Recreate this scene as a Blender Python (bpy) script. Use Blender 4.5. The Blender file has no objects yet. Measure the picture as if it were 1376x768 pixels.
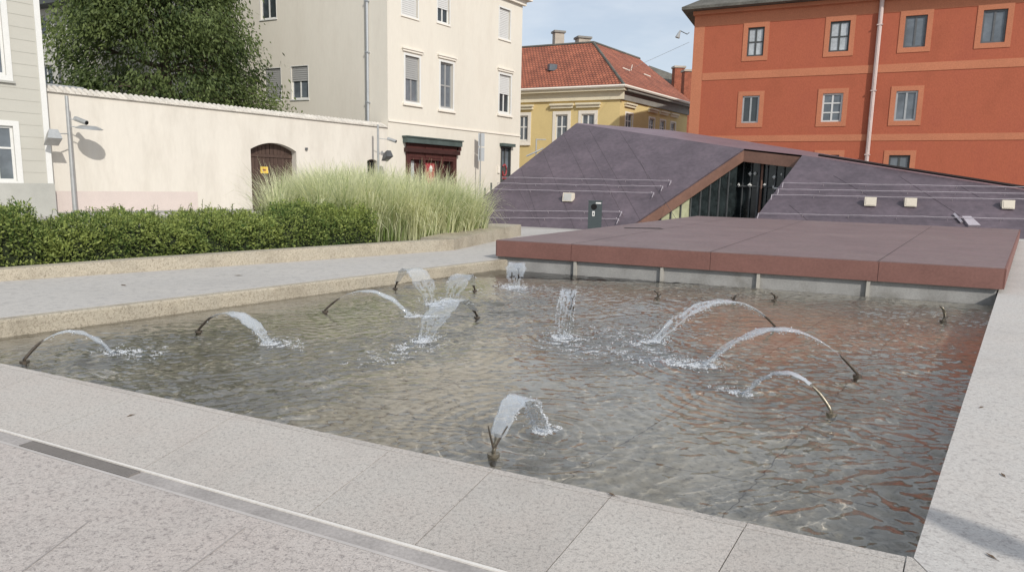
import bpy, bmesh, math, random
import numpy as np
from mathutils import Vector, Matrix
random.seed(7); rng = np.random.default_rng(7)
R = math.radians
scene = bpy.context.scene
col = scene.collection

# ------------------------------------------------------------------ camera
FPX, EYE = 900.0, 1.6
PITCH, ROLL = math.atan(135/900), 0.021
CAM = Vector((0, 0, EYE))
fwd = Vector((0, math.cos(PITCH), -math.sin(PITCH)))
r0, u0_ = Vector((1, 0, 0)), Vector((0, math.sin(PITCH), math.cos(PITCH)))
rgt = r0*math.cos(ROLL) + u0_*math.sin(ROLL)
upv = -r0*math.sin(ROLL) + u0_*math.cos(ROLL)
cd = bpy.data.cameras.new('camera'); cam = bpy.data.objects.new('camera', cd); col.objects.link(cam)
cd.sensor_width = 36; cd.lens = 36*FPX/1376; cd.clip_end = 6000; cd.clip_start = .05
m3 = Matrix((rgt, upv, -fwd)).transposed()
cam.matrix_world = Matrix.Translation(CAM) @ m3.to_4x4()
scene.camera = cam

def ray(px, py): return fwd + rgt*((px-688)/FPX) + upv*((384-py)/FPX)
def gp(px, py, z=0.0):
    d = ray(px, py); t = (z-EYE)/d.z
    return CAM + d*t
def at_depth(px, py, y):
    d = ray(px, py); return CAM + d*(y/d.y)
def vdir(px, py):
    d = ray(px, py); v = Vector((d.x, d.y)); return v.normalized()

B = vdir(1382, 264)                       # street direction away to the right
A = vdir(-1306, 205)                      # street direction away to the left
NR = Vector((B.y, -B.x)); NF = Vector((A.y*-1, A.x))
if NF.y > 0: NF = -NF

# ------------------------------------------------------------------ materials
MATS = {}
def nodes_of(name):
    m = bpy.data.materials.new(name); m.use_nodes = True
    nt = m.node_tree; nt.nodes.clear()
    out = nt.nodes.new('ShaderNodeOutputMaterial'); MATS[name] = m
    return m, nt, out
def pmat(name, c, rough=.8, var=.12, scale=1.5, fine=.06, fscale=30, bump=0.0, bscale=40, spec=.3, metal=0.0, stain=None, stain_scale=.6, stain_amt=.5, stretch=(1,1,1)):
    m, nt, out = nodes_of(name); N = nt.nodes.new; L = nt.links.new
    p = N('ShaderNodeBsdfPrincipled'); L(p.outputs[0], out.inputs[0])
    p.inputs['Roughness'].default_value = rough; p.inputs['Metallic'].default_value = metal
    p.inputs['Specular IOR Level'].default_value = spec
    tc = N('ShaderNodeTexCoord'); mp = N('ShaderNodeMapping'); mp.inputs['Scale'].default_value = stretch
    L(tc.outputs['Object'], mp.inputs['Vector'])
    def noise(s, det=5, rgh=.6):
        n = N('ShaderNodeTexNoise'); n.inputs['Scale'].default_value = s; n.inputs['Detail'].default_value = det
        n.inputs['Roughness'].default_value = rgh; L(mp.outputs[0], n.inputs['Vector']); return n
    def mul(a, lo, hi, src):
        mr = N('ShaderNodeMapRange'); mr.inputs['From Min'].default_value = .3; mr.inputs['From Max'].default_value = .7
        mr.inputs['To Min'].default_value = lo; mr.inputs['To Max'].default_value = hi; L(src, mr.inputs['Value'])
        v = N('ShaderNodeVectorMath'); v.operation = 'SCALE'; L(a, v.inputs[0]); L(mr.outputs[0], v.inputs['Scale']); return v.outputs[0]
    rgb = N('ShaderNodeRGB'); rgb.outputs[0].default_value = (*c, 1)
    cur = rgb.outputs[0]
    if stain:
        n = noise(stain_scale, 6, .65); mr = N('ShaderNodeMapRange')
        mr.inputs['From Min'].default_value = .48; mr.inputs['From Max'].default_value = .68; mr.inputs['To Max'].default_value = stain_amt
        L(n.outputs['Fac'], mr.inputs['Value']); mx = N('ShaderNodeMix'); mx.data_type = 'RGBA'
        L(mr.outputs[0], mx.inputs['Factor']); L(cur, mx.inputs[6]); mx.inputs[7].default_value = (*stain, 1); cur = mx.outputs[2]
    if var: cur = mul(cur, 1-var, 1+var, noise(scale).outputs['Fac'])
    if fine: cur = mul(cur, 1-fine, 1+fine, noise(fscale, 3).outputs['Fac'])
    L(cur, p.inputs['Base Color'])
    if bump:
        b = N('ShaderNodeBump'); b.inputs['Strength'].default_value = bump; b.inputs['Distance'].default_value = .02
        L(noise(bscale, 4).outputs['Fac'], b.inputs['Height']); L(b.outputs[0], p.inputs['Normal'])
    return m

def granite(name, c, dark, warm, s1=26, s2=95, amt=.55, bump=.25, warm_amt=.5):
    m, nt, out = nodes_of(name); N = nt.nodes.new; L = nt.links.new
    p = N('ShaderNodeBsdfPrincipled'); L(p.outputs[0], out.inputs[0]); p.inputs['Roughness'].default_value = .78
    p.inputs['Specular IOR Level'].default_value = .25
    tc = N('ShaderNodeTexCoord')
    def noise(s, d=4, r=.6, dist=0):
        n = N('ShaderNodeTexNoise'); n.inputs['Scale'].default_value = s; n.inputs['Detail'].default_value = d
        n.inputs['Roughness'].default_value = r; n.inputs['Distortion'].default_value = dist
        L(tc.outputs['Object'], n.inputs['Vector']); return n.outputs['Fac']
    def mix(f, lo, hi, amt, a, b):
        mr = N('ShaderNodeMapRange'); mr.inputs['From Min'].default_value = lo; mr.inputs['From Max'].default_value = hi; mr.inputs['To Max'].default_value = amt
        L(f, mr.inputs['Value']); mx = N('ShaderNodeMix'); mx.data_type = 'RGBA'; L(mr.outputs[0], mx.inputs['Factor'])
        if isinstance(a, tuple): mx.inputs[6].default_value = (*a, 1)
        else: L(a, mx.inputs[6])
        mx.inputs[7].default_value = (*b, 1); return mx.outputs[2]
    cur = mix(noise(1.3, 6, .7), .4, .65, warm_amt, c, warm)
    cur = mix(noise(s1, 6, .8, .35), .50, .64, amt, cur, dark)
    cur = mix(noise(s2, 3, .6), .55, .7, amt*.8, cur, tuple(x*.6 for x in dark))
    cur = mix(noise(s2*.7, 2, .5), .6, .72, .5, cur, tuple(min(.8, x*1.35) for x in c))
    cur = mix(noise(1.1 if 'golden' in name else .35, 6, .75), .48, .72, .62 if 'golden' in name else .35, cur, tuple(x*.9 for x in dark))
    gi = N('ShaderNodeNewGeometry'); im = N('ShaderNodeMapRange'); im.inputs['To Min'].default_value = .94; im.inputs['To Max'].default_value = 1.04; L(gi.outputs['Random Per Island'], im.inputs['Value'])
    iv = N('ShaderNodeVectorMath'); iv.operation = 'SCALE'; L(cur, iv.inputs[0]); L(im.outputs[0], iv.inputs['Scale']); cur = iv.outputs[0]
    L(cur, p.inputs['Base Color'])
    b = N('ShaderNodeBump'); b.inputs['Strength'].default_value = bump; b.inputs['Distance'].default_value = .01
    L(noise(s2, 4, .7), b.inputs['Height']); L(b.outputs[0], p.inputs['Normal'])
    return m

def leafmat(name, c1, c2, sc=2.0, trans=.35, c3=None):
    m, nt, out = nodes_of(name); N = nt.nodes.new; L = nt.links.new
    p = N('ShaderNodeBsdfPrincipled'); p.inputs['Roughness'].default_value = .55; p.inputs['Specular IOR Level'].default_value = .3
    t = N('ShaderNodeBsdfTranslucent'); mx = N('ShaderNodeMixShader'); mx.inputs[0].default_value = trans
    at = N('ShaderNodeAttribute'); at.attribute_name = 'shade'
    tc = N('ShaderNodeTexCoord'); n = N('ShaderNodeTexNoise'); n.inputs['Scale'].default_value = sc; L(tc.outputs['Object'], n.inputs['Vector'])
    ad = N('ShaderNodeMath'); ad.operation = 'ADD'; ad.use_clamp = True; L(at.outputs['Fac'], ad.inputs[0])
    sb = N('ShaderNodeMath'); sb.operation = 'SUBTRACT'; L(n.outputs['Fac'], sb.inputs[0]); sb.inputs[1].default_value = .5
    L(sb.outputs[0], ad.inputs[1])
    cr = N('ShaderNodeValToRGB'); cr.color_ramp.elements[0].color = (*c1, 1); cr.color_ramp.elements[1].color = (*c2, 1)
    if c3:
        e = cr.color_ramp.elements.new(.9); e.color = (*c3, 1); cr.color_ramp.elements[1].position = .7
        cr.color_ramp.elements[-1].color = (*c3, 1)
    L(ad.outputs[0], cr.inputs[0])
    L(cr.outputs[0], p.inputs['Base Color']); L(cr.outputs[0], t.inputs['Color'])
    L(p.outputs[0], mx.inputs[1]); L(t.outputs[0], mx.inputs[2]); L(mx.outputs[0], out.inputs[0])
    return m

M = {}
M['gran'] = granite('granite_light', (.53,.495,.455), (.25,.23,.215), (.52,.455,.41), 44, 130, .8, .6)
M['gran2'] = granite('granite_mottled', (.53,.485,.45), (.25,.222,.212), (.51,.44,.405), 30, 90, .9, .7)
M['gran3'] = granite('granite_right', (.51,.49,.465), (.27,.245,.235), (.52,.48,.44), 24, 75, .7, .35)
M['gold'] = granite('granite_golden', (.46,.41,.325), (.19,.16,.12), (.37,.345,.29), 34, 75, .9, .8)
M['path'] = granite('path_concrete', (.45,.43,.405), (.31,.295,.285), (.46,.435,.40), 7, 60, .7, .2)
M['mortar'] = pmat('joint_mortar', (.24,.225,.21))
M['strip'] = pmat('pale_strip', (.66,.63,.59), .6, .08)
M['post'] = pmat('post_stone', (.40,.38,.34), .8, .1, 3)
M['strip2'] = pmat('grey_strip', (.46,.43,.41), .7, .1)
M['chan'] = pmat('channel_stone', (.34,.315,.30), .8, .15, 3, .15, 60)
M['grate'] = pmat('grate_metal', (.19,.175,.165), .6, .15)
M['ground'] = pmat('ground_paving', (.35,.33,.31), .9, .15, .3)
M['cream'] = pmat('cream_plaster', (.645,.607,.543), .9, .035, .5, .02, 8, .12, 25, stain=(.50,.46,.40), stain_scale=1.1, stain_amt=.4, stretch=(1,1,.3))
M['cream2'] = pmat('cream_house_plaster', (.675,.635,.558), .9, .04, .4, .02, 8, .12, 25, stain=(.55,.505,.435), stain_scale=.8, stain_amt=.4, stretch=(1,1,.25))
M['cream_side'] = pmat('cream_side_plaster', (.68,.625,.53), .9, .04, .4, .02, 8, .12, 25, stain=(.6,.55,.47), stain_scale=.2, stain_amt=.35)
M['pink'] = pmat('paint_patch', (.585,.51,.475), .9, .03)
M['siding'] = pmat('siding_green', (.475,.463,.415), .8, .04, .6, .02)
M['groove'] = pmat('board_groove', (.36,.355,.315), .85)
M['plinth'] = pmat('plinth_grey', (.40,.40,.37), .85, .08, 1.2, .05)
M['white'] = pmat('white_paint', (.68,.68,.66), .5, .03)
M['shut_w'] = pmat('shutter_white', (.58,.58,.57), .6, .03, stretch=(1,1,1))
M['shut_g'] = pmat('shutter_grey', (.33,.33,.325), .6, .04)
M['glass'] = pmat('window_glass', (.045,.055,.06), .06, .4, .8, 0, spec=.6)
M['glass_c'] = pmat('window_curtained', (.42,.45,.47), .12, .2, 1.5, .1, 6, spec=.6)
M['glass_b'] = pmat('window_bluish', (.13,.15,.17), .08, .35, 1.0, 0, spec=.6)
M['darkframe'] = pmat('dark_frame', (.07,.075,.075), .5)
M['wood'] = pmat('gate_wood', (.075,.048,.038), .65, .25, 1.5, .15, 12, .15, 30, stretch=(6,6,.5))
M['redwood'] = pmat('portal_wood', (.078,.029,.026), .5, .2, 2, .1, stretch=(4,4,.6))
M['redwood_d'] = pmat('portal_wood_dark', (.05,.022,.02), .5, .2, 2)
M['tin'] = pmat('green_tin', (.09,.12,.115), .5, .2, metal=.2)
M['red'] = pmat('red_print', (.36,.06,.07), .5, .1)
M['yellow_s'] = pmat('yellow_sign', (.75,.52,.09), .5)
M['steel'] = pmat('galvanised', (.42,.43,.43), .42, .1, 4, .05, metal=.5, spec=.5)
M['steel_d'] = pmat('dark_steel', (.12,.125,.13), .5, .15, 4, metal=.3)
M['pipe_w'] = pmat('zinc_pipe', (.40,.42,.44), .5, .08, metal=.2)
M['pipe_p'] = pmat('painted_pipe', (.56,.45,.42), .55, .08)
M['orange'] = pmat('orange_plaster', (.395,.112,.062), .92, .12, .5, .08, 14, .4, 14, stain=(.30,.082,.05), stain_scale=.5, stain_amt=.7, stretch=(1,1,.6))
M['orange_l'] = pmat('orange_trim', (.47,.18,.10), .9, .07, .5, .1, 14, .3, 18)
M['yellow'] = pmat('yellow_plaster', (.66,.52,.25), .9, .06, .4, .03, 10, stain=(.58,.45,.22), stain_scale=.3)
M['cream_trim'] = pmat('cream_trim', (.73,.66,.50), .85, .05)
M['pale_trim'] = pmat('pale_trim', (.76,.71,.63), .85, .04)
M['coping_tile'] = pmat('coping_tile', (.60,.565,.51), .85, .15, 3, .1, 20, stain=(.40,.37,.33), stain_scale=2)
M['grey_eave'] = pmat('eave_grey', (.25,.24,.22), .8)
M['roofgrey'] = pmat('roof_greybrown', (.12,.115,.10), .85, .25, 1.0, .2, 8)
M['brick'] = pmat('brick', (.30,.10,.06), .9, .25, 2, .2, 8)
M['chimney'] = pmat('chimney_render', (.45,.40,.34), .9, .15)
M['bin'] = pmat('bin_metal', (.055,.07,.075), .5, .1, spec=.4)
M['black'] = pmat('black_hole', (.006,.006,.006), .8, 0, fine=0)
M['lampbox'] = pmat('lamp_housing', (.66,.60,.50), .6, .05)
M['lampgrey'] = pmat('lamp_lens', (.5,.5,.48), .4)
M['conc'] = pmat('recess_concrete', (.31,.305,.295), .85, .15, 2, .1, 40, .2, stain=(.15,.14,.12), stain_scale=1.5)
M['wetstone'] = granite('pool_floor_stone', (.48,.45,.395), (.26,.235,.19), (.38,.335,.25), 5, 22, .8, .2, .8)
M['tilejoint'] = pmat('pool_floor_joint', (.21,.19,.165), .9)
M['nozzle'] = pmat('bronze_nozzle', (.12,.10,.08), .38, .3, 12, .2, 60, metal=.6, spec=.5)
M['nozzle_l'] = pmat('weathered_brass', (.25,.22,.17), .35, .3, 15, .2, 60, metal=.7, spec=.5)
M['soil'] = pmat('planter_soil', (.06,.045,.03), .95, .3, 4, .2)
M['bark'] = pmat('bark', (.10,.08,.06), .9, .3, 3, .2, 20, .5, 12)
M['dryleaf'] = pmat('dry_leaf', (.12,.08,.05), .8)
M['purple'] = pmat('purple_metal', (.098,.077,.092), .52, .16, .8, .16, 5, .15, 6, spec=.4, stain=(.12,.092,.108), stain_scale=.4, stain_amt=.6)
M['purple_top'] = pmat('purple_metal_top', (.17,.12,.14), .5, .12, .6, .1, 6, spec=.45)
M['copper'] = pmat('copper_fascia', (.17,.092,.068), .5, .15, 1.2, .1, 10, spec=.4)
M['deck'] = pmat('deck_plate', (.185,.135,.135), .6, .12, .7, .12, 9, .15, 20, spec=.35, stain=(.225,.175,.165), stain_scale=.5, stain_amt=.5)
M['deckface'] = pmat('deck_fascia', (.20,.098,.082), .58, .1, 1.2, .1, 25, .1, spec=.35)
M['seam'] = pmat('dark_seam', (.03,.022,.022), .8, 0)
M['seam2'] = pmat('sheet_joint', (.06,.048,.055), .6, 0)
M['seam_l'] = pmat('pale_seam', (.2,.165,.185), .6, 0)
M['rail'] = pmat('rail_metal', (.52,.47,.50), .4, .1, metal=.4)
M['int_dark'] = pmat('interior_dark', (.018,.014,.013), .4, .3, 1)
M['int_glass'] = pmat('entrance_glass', (.02,.026,.027), .09, .5, 1.2, .3, 4, spec=.6)
M['green_refl'] = pmat('green_reflection_pane', (.36,.37,.24), .4, .25, 2)  # reflection of the grass put into the pane colour
M['tile'] = None
def tilemat():
    m, nt, out = nodes_of('clay_tiles'); N = nt.nodes.new; L = nt.links.new
    p = N('ShaderNodeBsdfPrincipled'); L(p.outputs[0], out.inputs[0]); p.inputs['Roughness'].default_value = .85
    uv = N('ShaderNodeUVMap')
    br = N('ShaderNodeTexBrick'); L(uv.outputs[0], br.inputs['Vector']); br.inputs['Scale'].default_value = 1
    br.inputs['Color1'].default_value = (.40,.13,.072,1); br.inputs['Color2'].default_value = (.31,.096,.055,1); br.inputs['Mortar'].default_value = (.085,.03,.02,1)
    br.inputs['Mortar Size'].default_value = .035; br.inputs['Brick Width'].default_value = .32; br.inputs['Row Height'].default_value = .36; br.inputs['Bias'].default_value = -.2
    n = N('ShaderNodeTexNoise'); n.inputs['Scale'].default_value = .8; n.inputs['Detail'].default_value = 6; L(uv.outputs[0], n.inputs['Vector'])
    mr = N('ShaderNodeMapRange'); mr.inputs['From Min'].default_value = .3; mr.inputs['From Max'].default_value = .7; mr.inputs['To Min'].default_value = .7; mr.inputs['To Max'].default_value = 1.2
    L(n.outputs['Fac'], mr.inputs['Value']); v = N('ShaderNodeVectorMath'); v.operation = 'SCALE'; L(br.outputs['Color'], v.inputs[0]); L(mr.outputs[0], v.inputs['Scale'])
    L(v.outputs[0], p.inputs['Base Color'])
    b = N('ShaderNodeBump'); b.inputs['Strength'].default_value = .8; b.inputs['Distance'].default_value = .04; b.invert = True; L(br.outputs['Fac'], b.inputs['Height']); L(b.outputs[0], p.inputs['Normal'])
    return m
M['tile'] = tilemat()

def watermat():
    m, nt, out = nodes_of('pool_water'); N = nt.nodes.new; L = nt.links.new
    tc = N('ShaderNodeTexCoord'); mp = N('ShaderNodeMapping'); L(tc.outputs['Object'], mp.inputs['Vector'])
    mp.inputs['Rotation'].default_value = (0, 0, R(20)); mp.inputs['Scale'].default_value = (.55, 1.0, 1.0)
    n = N('ShaderNodeTexNoise'); n.inputs['Scale'].default_value = 26; n.inputs['Detail'].default_value = 5; n.inputs['Roughness'].default_value = .6; n.inputs['Distortion'].default_value = .6; L(mp.outputs[0], n.inputs['Vector'])
    g = N('ShaderNodeTexNoise'); g.inputs['Scale'].default_value = 1.1; g.inputs['Detail'].default_value = 3; L(tc.outputs['Object'], g.inputs['Vector'])
    gm = N('ShaderNodeMapRange'); gm.inputs['From Min'].default_value = .35; gm.inputs['From Max'].default_value = .65; gm.inputs['To Min'].default_value = .35; gm.inputs['To Max'].default_value = 1.0; L(g.outputs['Fac'], gm.inputs['Value'])
    b = N('ShaderNodeBump'); b.inputs['Distance'].default_value = .011; L(n.outputs['Fac'], b.inputs['Height']); L(gm.outputs[0], b.inputs['Strength'])
    p = N('ShaderNodeBsdfPrincipled'); p.inputs['Transmission Weight'].default_value = 1; p.inputs['IOR'].default_value = 1.52; p.inputs['Roughness'].default_value = 0.0
    p.inputs['Base Color'].default_value = (.97,.975,.965,1); L(p.outputs[0], out.inputs[0])
    return m
M['water'] = watermat()
def jetmat(name, lo, hi, sc=(14,14,14), base=(.74,.78,.82)):
    m, nt, out = nodes_of(name); N = nt.nodes.new; L = nt.links.new
    tc = N('ShaderNodeTexCoord'); mp = N('ShaderNodeMapping'); mp.inputs['Scale'].default_value = sc; L(tc.outputs['Object'], mp.inputs['Vector'])
    n = N('ShaderNodeTexNoise'); n.inputs['Scale'].default_value = 2; n.inputs['Detail'].default_value = 5; L(mp.outputs[0], n.inputs['Vector'])
    mr = N('ShaderNodeMapRange'); mr.inputs['From Min'].default_value = .35; mr.inputs['From Max'].default_value = .68; mr.inputs['To Min'].default_value = lo; mr.inputs['To Max'].default_value = hi; L(n.outputs['Fac'], mr.inputs['Value'])
    p = N('ShaderNodeBsdfPrincipled'); p.inputs['Base Color'].default_value = (*base, 1); p.inputs['Roughness'].default_value = .12; p.inputs['Specular IOR Level'].default_value = .6
    b = N('ShaderNodeBump'); b.inputs['Strength'].default_value = .6; b.inputs['Distance'].default_value = .02; L(n.outputs['Fac'], b.inputs['Height']); L(b.outputs[0], p.inputs['Normal'])
    tr = N('ShaderNodeBsdfTransparent'); tr.inputs['Color'].default_value = (.95,.96,.97,1)
    mx = N('ShaderNodeMixShader'); L(mr.outputs[0], mx.inputs[0]); L(tr.outputs[0], mx.inputs[1]); L(p.outputs[0], mx.inputs[2]); L(mx.outputs[0], out.inputs[0])
    return m
def sheetmat(nm='jet_water', k1=.42, k0=.09):
    m, nt, out = nodes_of(nm); N = nt.nodes.new; L = nt.links.new
    tc = N('ShaderNodeTexCoord'); n = N('ShaderNodeTexNoise'); n.inputs['Scale'].default_value = 16; n.inputs['Detail'].default_value = 3; L(tc.outputs['Object'], n.inputs['Vector'])
    b = N('ShaderNodeBump'); b.inputs['Strength'].default_value = .5; b.inputs['Distance'].default_value = .015; L(n.outputs['Fac'], b.inputs['Height'])
    lw = N('ShaderNodeLayerWeight'); lw.inputs['Blend'].default_value = .5; L(b.outputs[0], lw.inputs['Normal'])
    pw = N('ShaderNodeMath'); pw.operation = 'POWER'; L(lw.outputs['Facing'], pw.inputs[0]); pw.inputs[1].default_value = 2.2
    f = N('ShaderNodeMath'); f.operation = 'MULTIPLY_ADD'; L(pw.outputs[0], f.inputs[0]); f.inputs[1].default_value = k1; f.inputs[2].default_value = k0
    p = N('ShaderNodeBsdfPrincipled'); p.inputs['Base Color'].default_value = (.62,.66,.71,1); p.inputs['Roughness'].default_value = .08; p.inputs['Specular IOR Level'].default_value = .9; L(b.outputs[0], p.inputs['Normal'])
    tr = N('ShaderNodeBsdfTransparent'); tr.inputs['Color'].default_value = (.96,.97,.98,1)
    mx = N('ShaderNodeMixShader'); L(f.outputs[0], mx.inputs[0]); L(tr.outputs[0], mx.inputs[1]); L(p.outputs[0], mx.inputs[2]); L(mx.outputs[0], out.inputs[0]); return m
M['jet'] = sheetmat(); M['jet_dense'] = sheetmat('jet_stream', .45, .26)
M['drop'] = jetmat('droplet_water', .35, .8, (40,40,40), (.76,.79,.82))
M['foam'] = jetmat('foam_water', .18, .7, (14,14,14), (.78,.80,.83))
M['hedge'] = leafmat('hedge_leaf', (.060,.125,.036), (.195,.355,.105), 1.6, .42, (.38,.44,.13))
M['grass'] = leafmat('grass_blade', (.22,.32,.09), (.60,.70,.31), 1.2, .45, (.82,.82,.55))
M['tree'] = leafmat('tree_leaf', (.029,.054,.018), (.108,.165,.048), .35, .38, (.185,.235,.08))
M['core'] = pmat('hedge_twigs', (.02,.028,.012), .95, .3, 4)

# ------------------------------------------------------------------ mesh builder and tags
ORIG = {}
def root_of(o):
    while o.parent: o = o.parent
    return o
class MB:
    def __init__(s): s.v = []; s.f = []; s.uv = []
    def face(s, pts, uvs=None):
        i = len(s.v); s.v += [tuple(p) for p in pts]; s.f.append(tuple(range(i, i+len(pts)))); s.uv.append(uvs)
    def box(s, F, a, b, c, d, w0, w1):        # on a wall frame: u a..b, z c..d, outward w0..w1
        P = [F.P(u, z, w) for w in (w0, w1) for z in (c, d) for u in (a, b)]
        for q in ((0,1,3,2), (4,6,7,5), (0,4,5,1), (2,3,7,6), (0,2,6,4), (1,5,7,3)): s.face([P[k] for k in q])
    def cuboid(s, c, sx, sy, sz, rz=0.0):    # c = base centre
        cx, cy, cz = c; ca, sa = math.cos(rz), math.sin(rz)
        P = [(cx+x*ca-y*sa, cy+x*sa+y*ca, cz+z) for z in (0, sz) for y in (-sy/2, sy/2) for x in (-sx/2, sx/2)]
        for q in ((0,1,3,2), (4,6,7,5), (0,4,5,1), (2,3,7,6), (0,2,6,4), (1,5,7,3)): s.face([P[k] for k in q])
    def prism(s, top, z0):                    # top: list of Vectors, straight down to z0 (float) 
        s.face(top); bot = [Vector((p[0], p[1], z0)) for p in top]; s.face(bot[::-1])
        n = len(top)
        for i in range(n): s.face([top[i], bot[i], bot[(i+1) % n], top[(i+1) % n]])
    def drop(s, a, b, h, th, nrm):            # slab hanging under edge a-b
        n = Vector(nrm)*th; dz = Vector((0,0,-h))
        P = [Vector(a), Vector(b), Vector(b)+dz, Vector(a)+dz]; Q = [p-n for p in P]
        s.face(P); s.face(Q[::-1])
        for i in range(4): s.face([P[i], Q[i], Q[(i+1) % 4], P[(i+1) % 4]])
    def tube(s, pts, rad, seg=8, flat=None):
        pts = [Vector(p) for p in pts]; n = len(pts); rings = []
        for i, p in enumerate(pts):
            t = (pts[min(i+1, n-1)]-pts[max(i-1, 0)]).normalized()
            a = t.cross(Vector((0,0,1)));
            if a.length < 1e-3: a = t.cross(Vector((0,1,0)))
            a.normalize(); b = a.cross(t).normalized()
            r = rad(i/(n-1)) if callable(rad) else rad
            ra, rb = r if isinstance(r, tuple) else (r, r)
            rings.append([p + a*ra*math.cos(2*math.pi*k/seg) + b*rb*math.sin(2*math.pi*k/seg) for k in range(seg)])
        base = len(s.v)
        for rg in rings: s.v += [tuple(p) for p in rg]
        for i in range(n-1):
            for k in range(seg):
                k2 = (k+1) % seg; s.f.append((base+i*seg+k, base+i*seg+k2, base+(i+1)*seg+k2, base+(i+1)*seg+k)); s.uv.append(None)
        s.face(rings[0][::-1]); s.face(rings[-1])
    def octa(s, c, r, rz=None):
        c = Vector(c); rz = rz or r; i = len(s.v)
        s.v += [(c.x+r,c.y,c.z),(c.x-r,c.y,c.z),(c.x,c.y+r,c.z),(c.x,c.y-r,c.z),(c.x,c.y,c.z+rz),(c.x,c.y,c.z-rz)]
        for q in ((0,2,4),(2,1,4),(1,3,4),(3,0,4),(2,0,5),(1,2,5),(3,1,5),(0,3,5)): s.f.append(tuple(i+k for k in q)); s.uv.append(None)
    def dome(s, c, rx, ry, h, seg=8, rz=0):
        c = Vector(c); i = len(s.v); ca, sa = math.cos(rz), math.sin(rz)
        for (k, hh) in ((1, 0), (.8, .6)):
            for j in range(seg):
                t = 2*math.pi*j/seg; x, y = rx*k*math.cos(t), ry*k*math.sin(t); s.v.append((c.x+x*ca-y*sa, c.y+x*sa+y*ca, c.z+h*hh))
        s.v.append((c.x, c.y, c.z+h))
        for j in range(seg):
            j2 = (j+1) % seg; s.f.append((i+j, i+j2, i+seg+j2, i+seg+j)); s.uv.append(None); s.f.append((i+seg+j, i+seg+j2, i+2*seg)); s.uv.append(None)
    def build(s, name, mat, parent=None, origin=None, smooth=False, recalc=True, shade=None):
        o_ = ORIG[root_of(parent).name] if parent else Vector(origin or (0,0,0))
        me = bpy.data.meshes.new(name)
        v = np.array(s.v, dtype=float) - np.array(o_)
        me.from_pydata(v.tolist(), [], s.f)
        if any(u is not None for u in s.uv):
            ul = me.uv_layers.new(name='UVMap'); k = 0
            for fc, u in zip(s.f, s.uv):
                for j in range(len(fc)): ul.data[k+j].uv = u[j] if u else (0, 0)
                k += len(fc)
        if recalc:
            bm = bmesh.new(); bm.from_mesh(me); bmesh.ops.remove_doubles(bm, verts=bm.verts, dist=1e-5) if len(s.v) < 20000 else None
            bmesh.ops.recalc_face_normals(bm, faces=bm.faces); bm.to_mesh(me); bm.free()
        if shade is not None:
            at = me.attributes.new('shade', 'FLOAT', 'FACE'); at.data.foreach_set('value', np.array(shade, dtype=np.float32))
        if smooth: me.polygons.foreach_set('use_smooth', [True]*len(me.polygons))
        me.materials.append(M[mat] if isinstance(mat, str) else mat)
        o = bpy.data.objects.new(name, me); col.objects.link(o)
        if parent: o.parent = parent
        else: o.location = o_; ORIG[o.name] = Vector(o_)
        return o
def tag(o, label=None, cat=None, group=None, kind=None):
    if label: o['label'] = label
    if cat: o['category'] = cat
    if group: o['group'] = group
    if kind: o['kind'] = kind
    return o
def thing(name, loc, label, cat, group=None):
    o = bpy.data.objects.new(name, None); col.objects.link(o); o.location = loc; o.empty_display_size = .3
    ORIG[o.name] = Vector(loc); return tag(o, label, cat, group)
def struct(name, mb, mat, **k): return tag(mb.build(name, mat, **k), kind='structure')
class Fr:
    def __init__(s, o, d, n): s.o = Vector((o[0], o[1])); s.d = Vector(d); s.n = Vector(n)
    def P(s, u, z, w=0.0):
        p = s.o + s.d*u + s.n*w; return Vector((p.x, p.y, z))
    def uz(s, px, py):
        d = ray(px, py); d2 = Vector((d.x, d.y)); t = (s.o.dot(s.n))/(d2.dot(s.n)); p = CAM + d*t
        return (Vector((p.x, p.y))-s.o).dot(s.d), p.z
    def rect(s, x0, y0, x1, y1):
        ym, xm = (y0+y1)/2, (x0+x1)/2
        ua, ub = s.uz(x0, ym)[0], s.uz(x1, ym)[0]; z0, z1 = s.uz(xm, y1)[1], s.uz(xm, y0)[1]
        return min(ua, ub), max(ua, ub), z0, z1
def facade(mb, F, a, b, c, d, holes, depth=.2, w=0.0):
    us = sorted({a, b, *[h[0] for h in holes], *[h[1] for h in holes]}); zs = sorted({c, d, *[h[2] for h in holes], *[h[3] for h in holes]})
    us = [x for x in us if a <= x <= b]; zs = [x for x in zs if c <= x <= d]
    for i in range(len(us)-1):
        for j in range(len(zs)-1):
            um, zm = (us[i]+us[i+1])/2, (zs[j]+zs[j+1])/2
            if any(h[0] < um < h[1] and h[2] < zm < h[3] for h in holes): continue
            mb.face([F.P(us[i], zs[j], w), F.P(us[i+1], zs[j], w), F.P(us[i+1], zs[j+1], w), F.P(us[i], zs[j+1], w)])
    for h in holes:
        u0, u1, z0, z1 = max(h[0], a), min(h[1], b), max(h[2], c), min(h[3], d)
        q = [(u0,z0),(u1,z0),(u1,z1),(u0,z1)]
        for k in range(4):
            (ua, za), (ub, zb) = q[k], q[(k+1) % 4]
            mb.face([F.P(ua, za, w), F.P(ub, zb, w), F.P(ub, zb, w-depth), F.P(ua, za, w-depth)])
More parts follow.
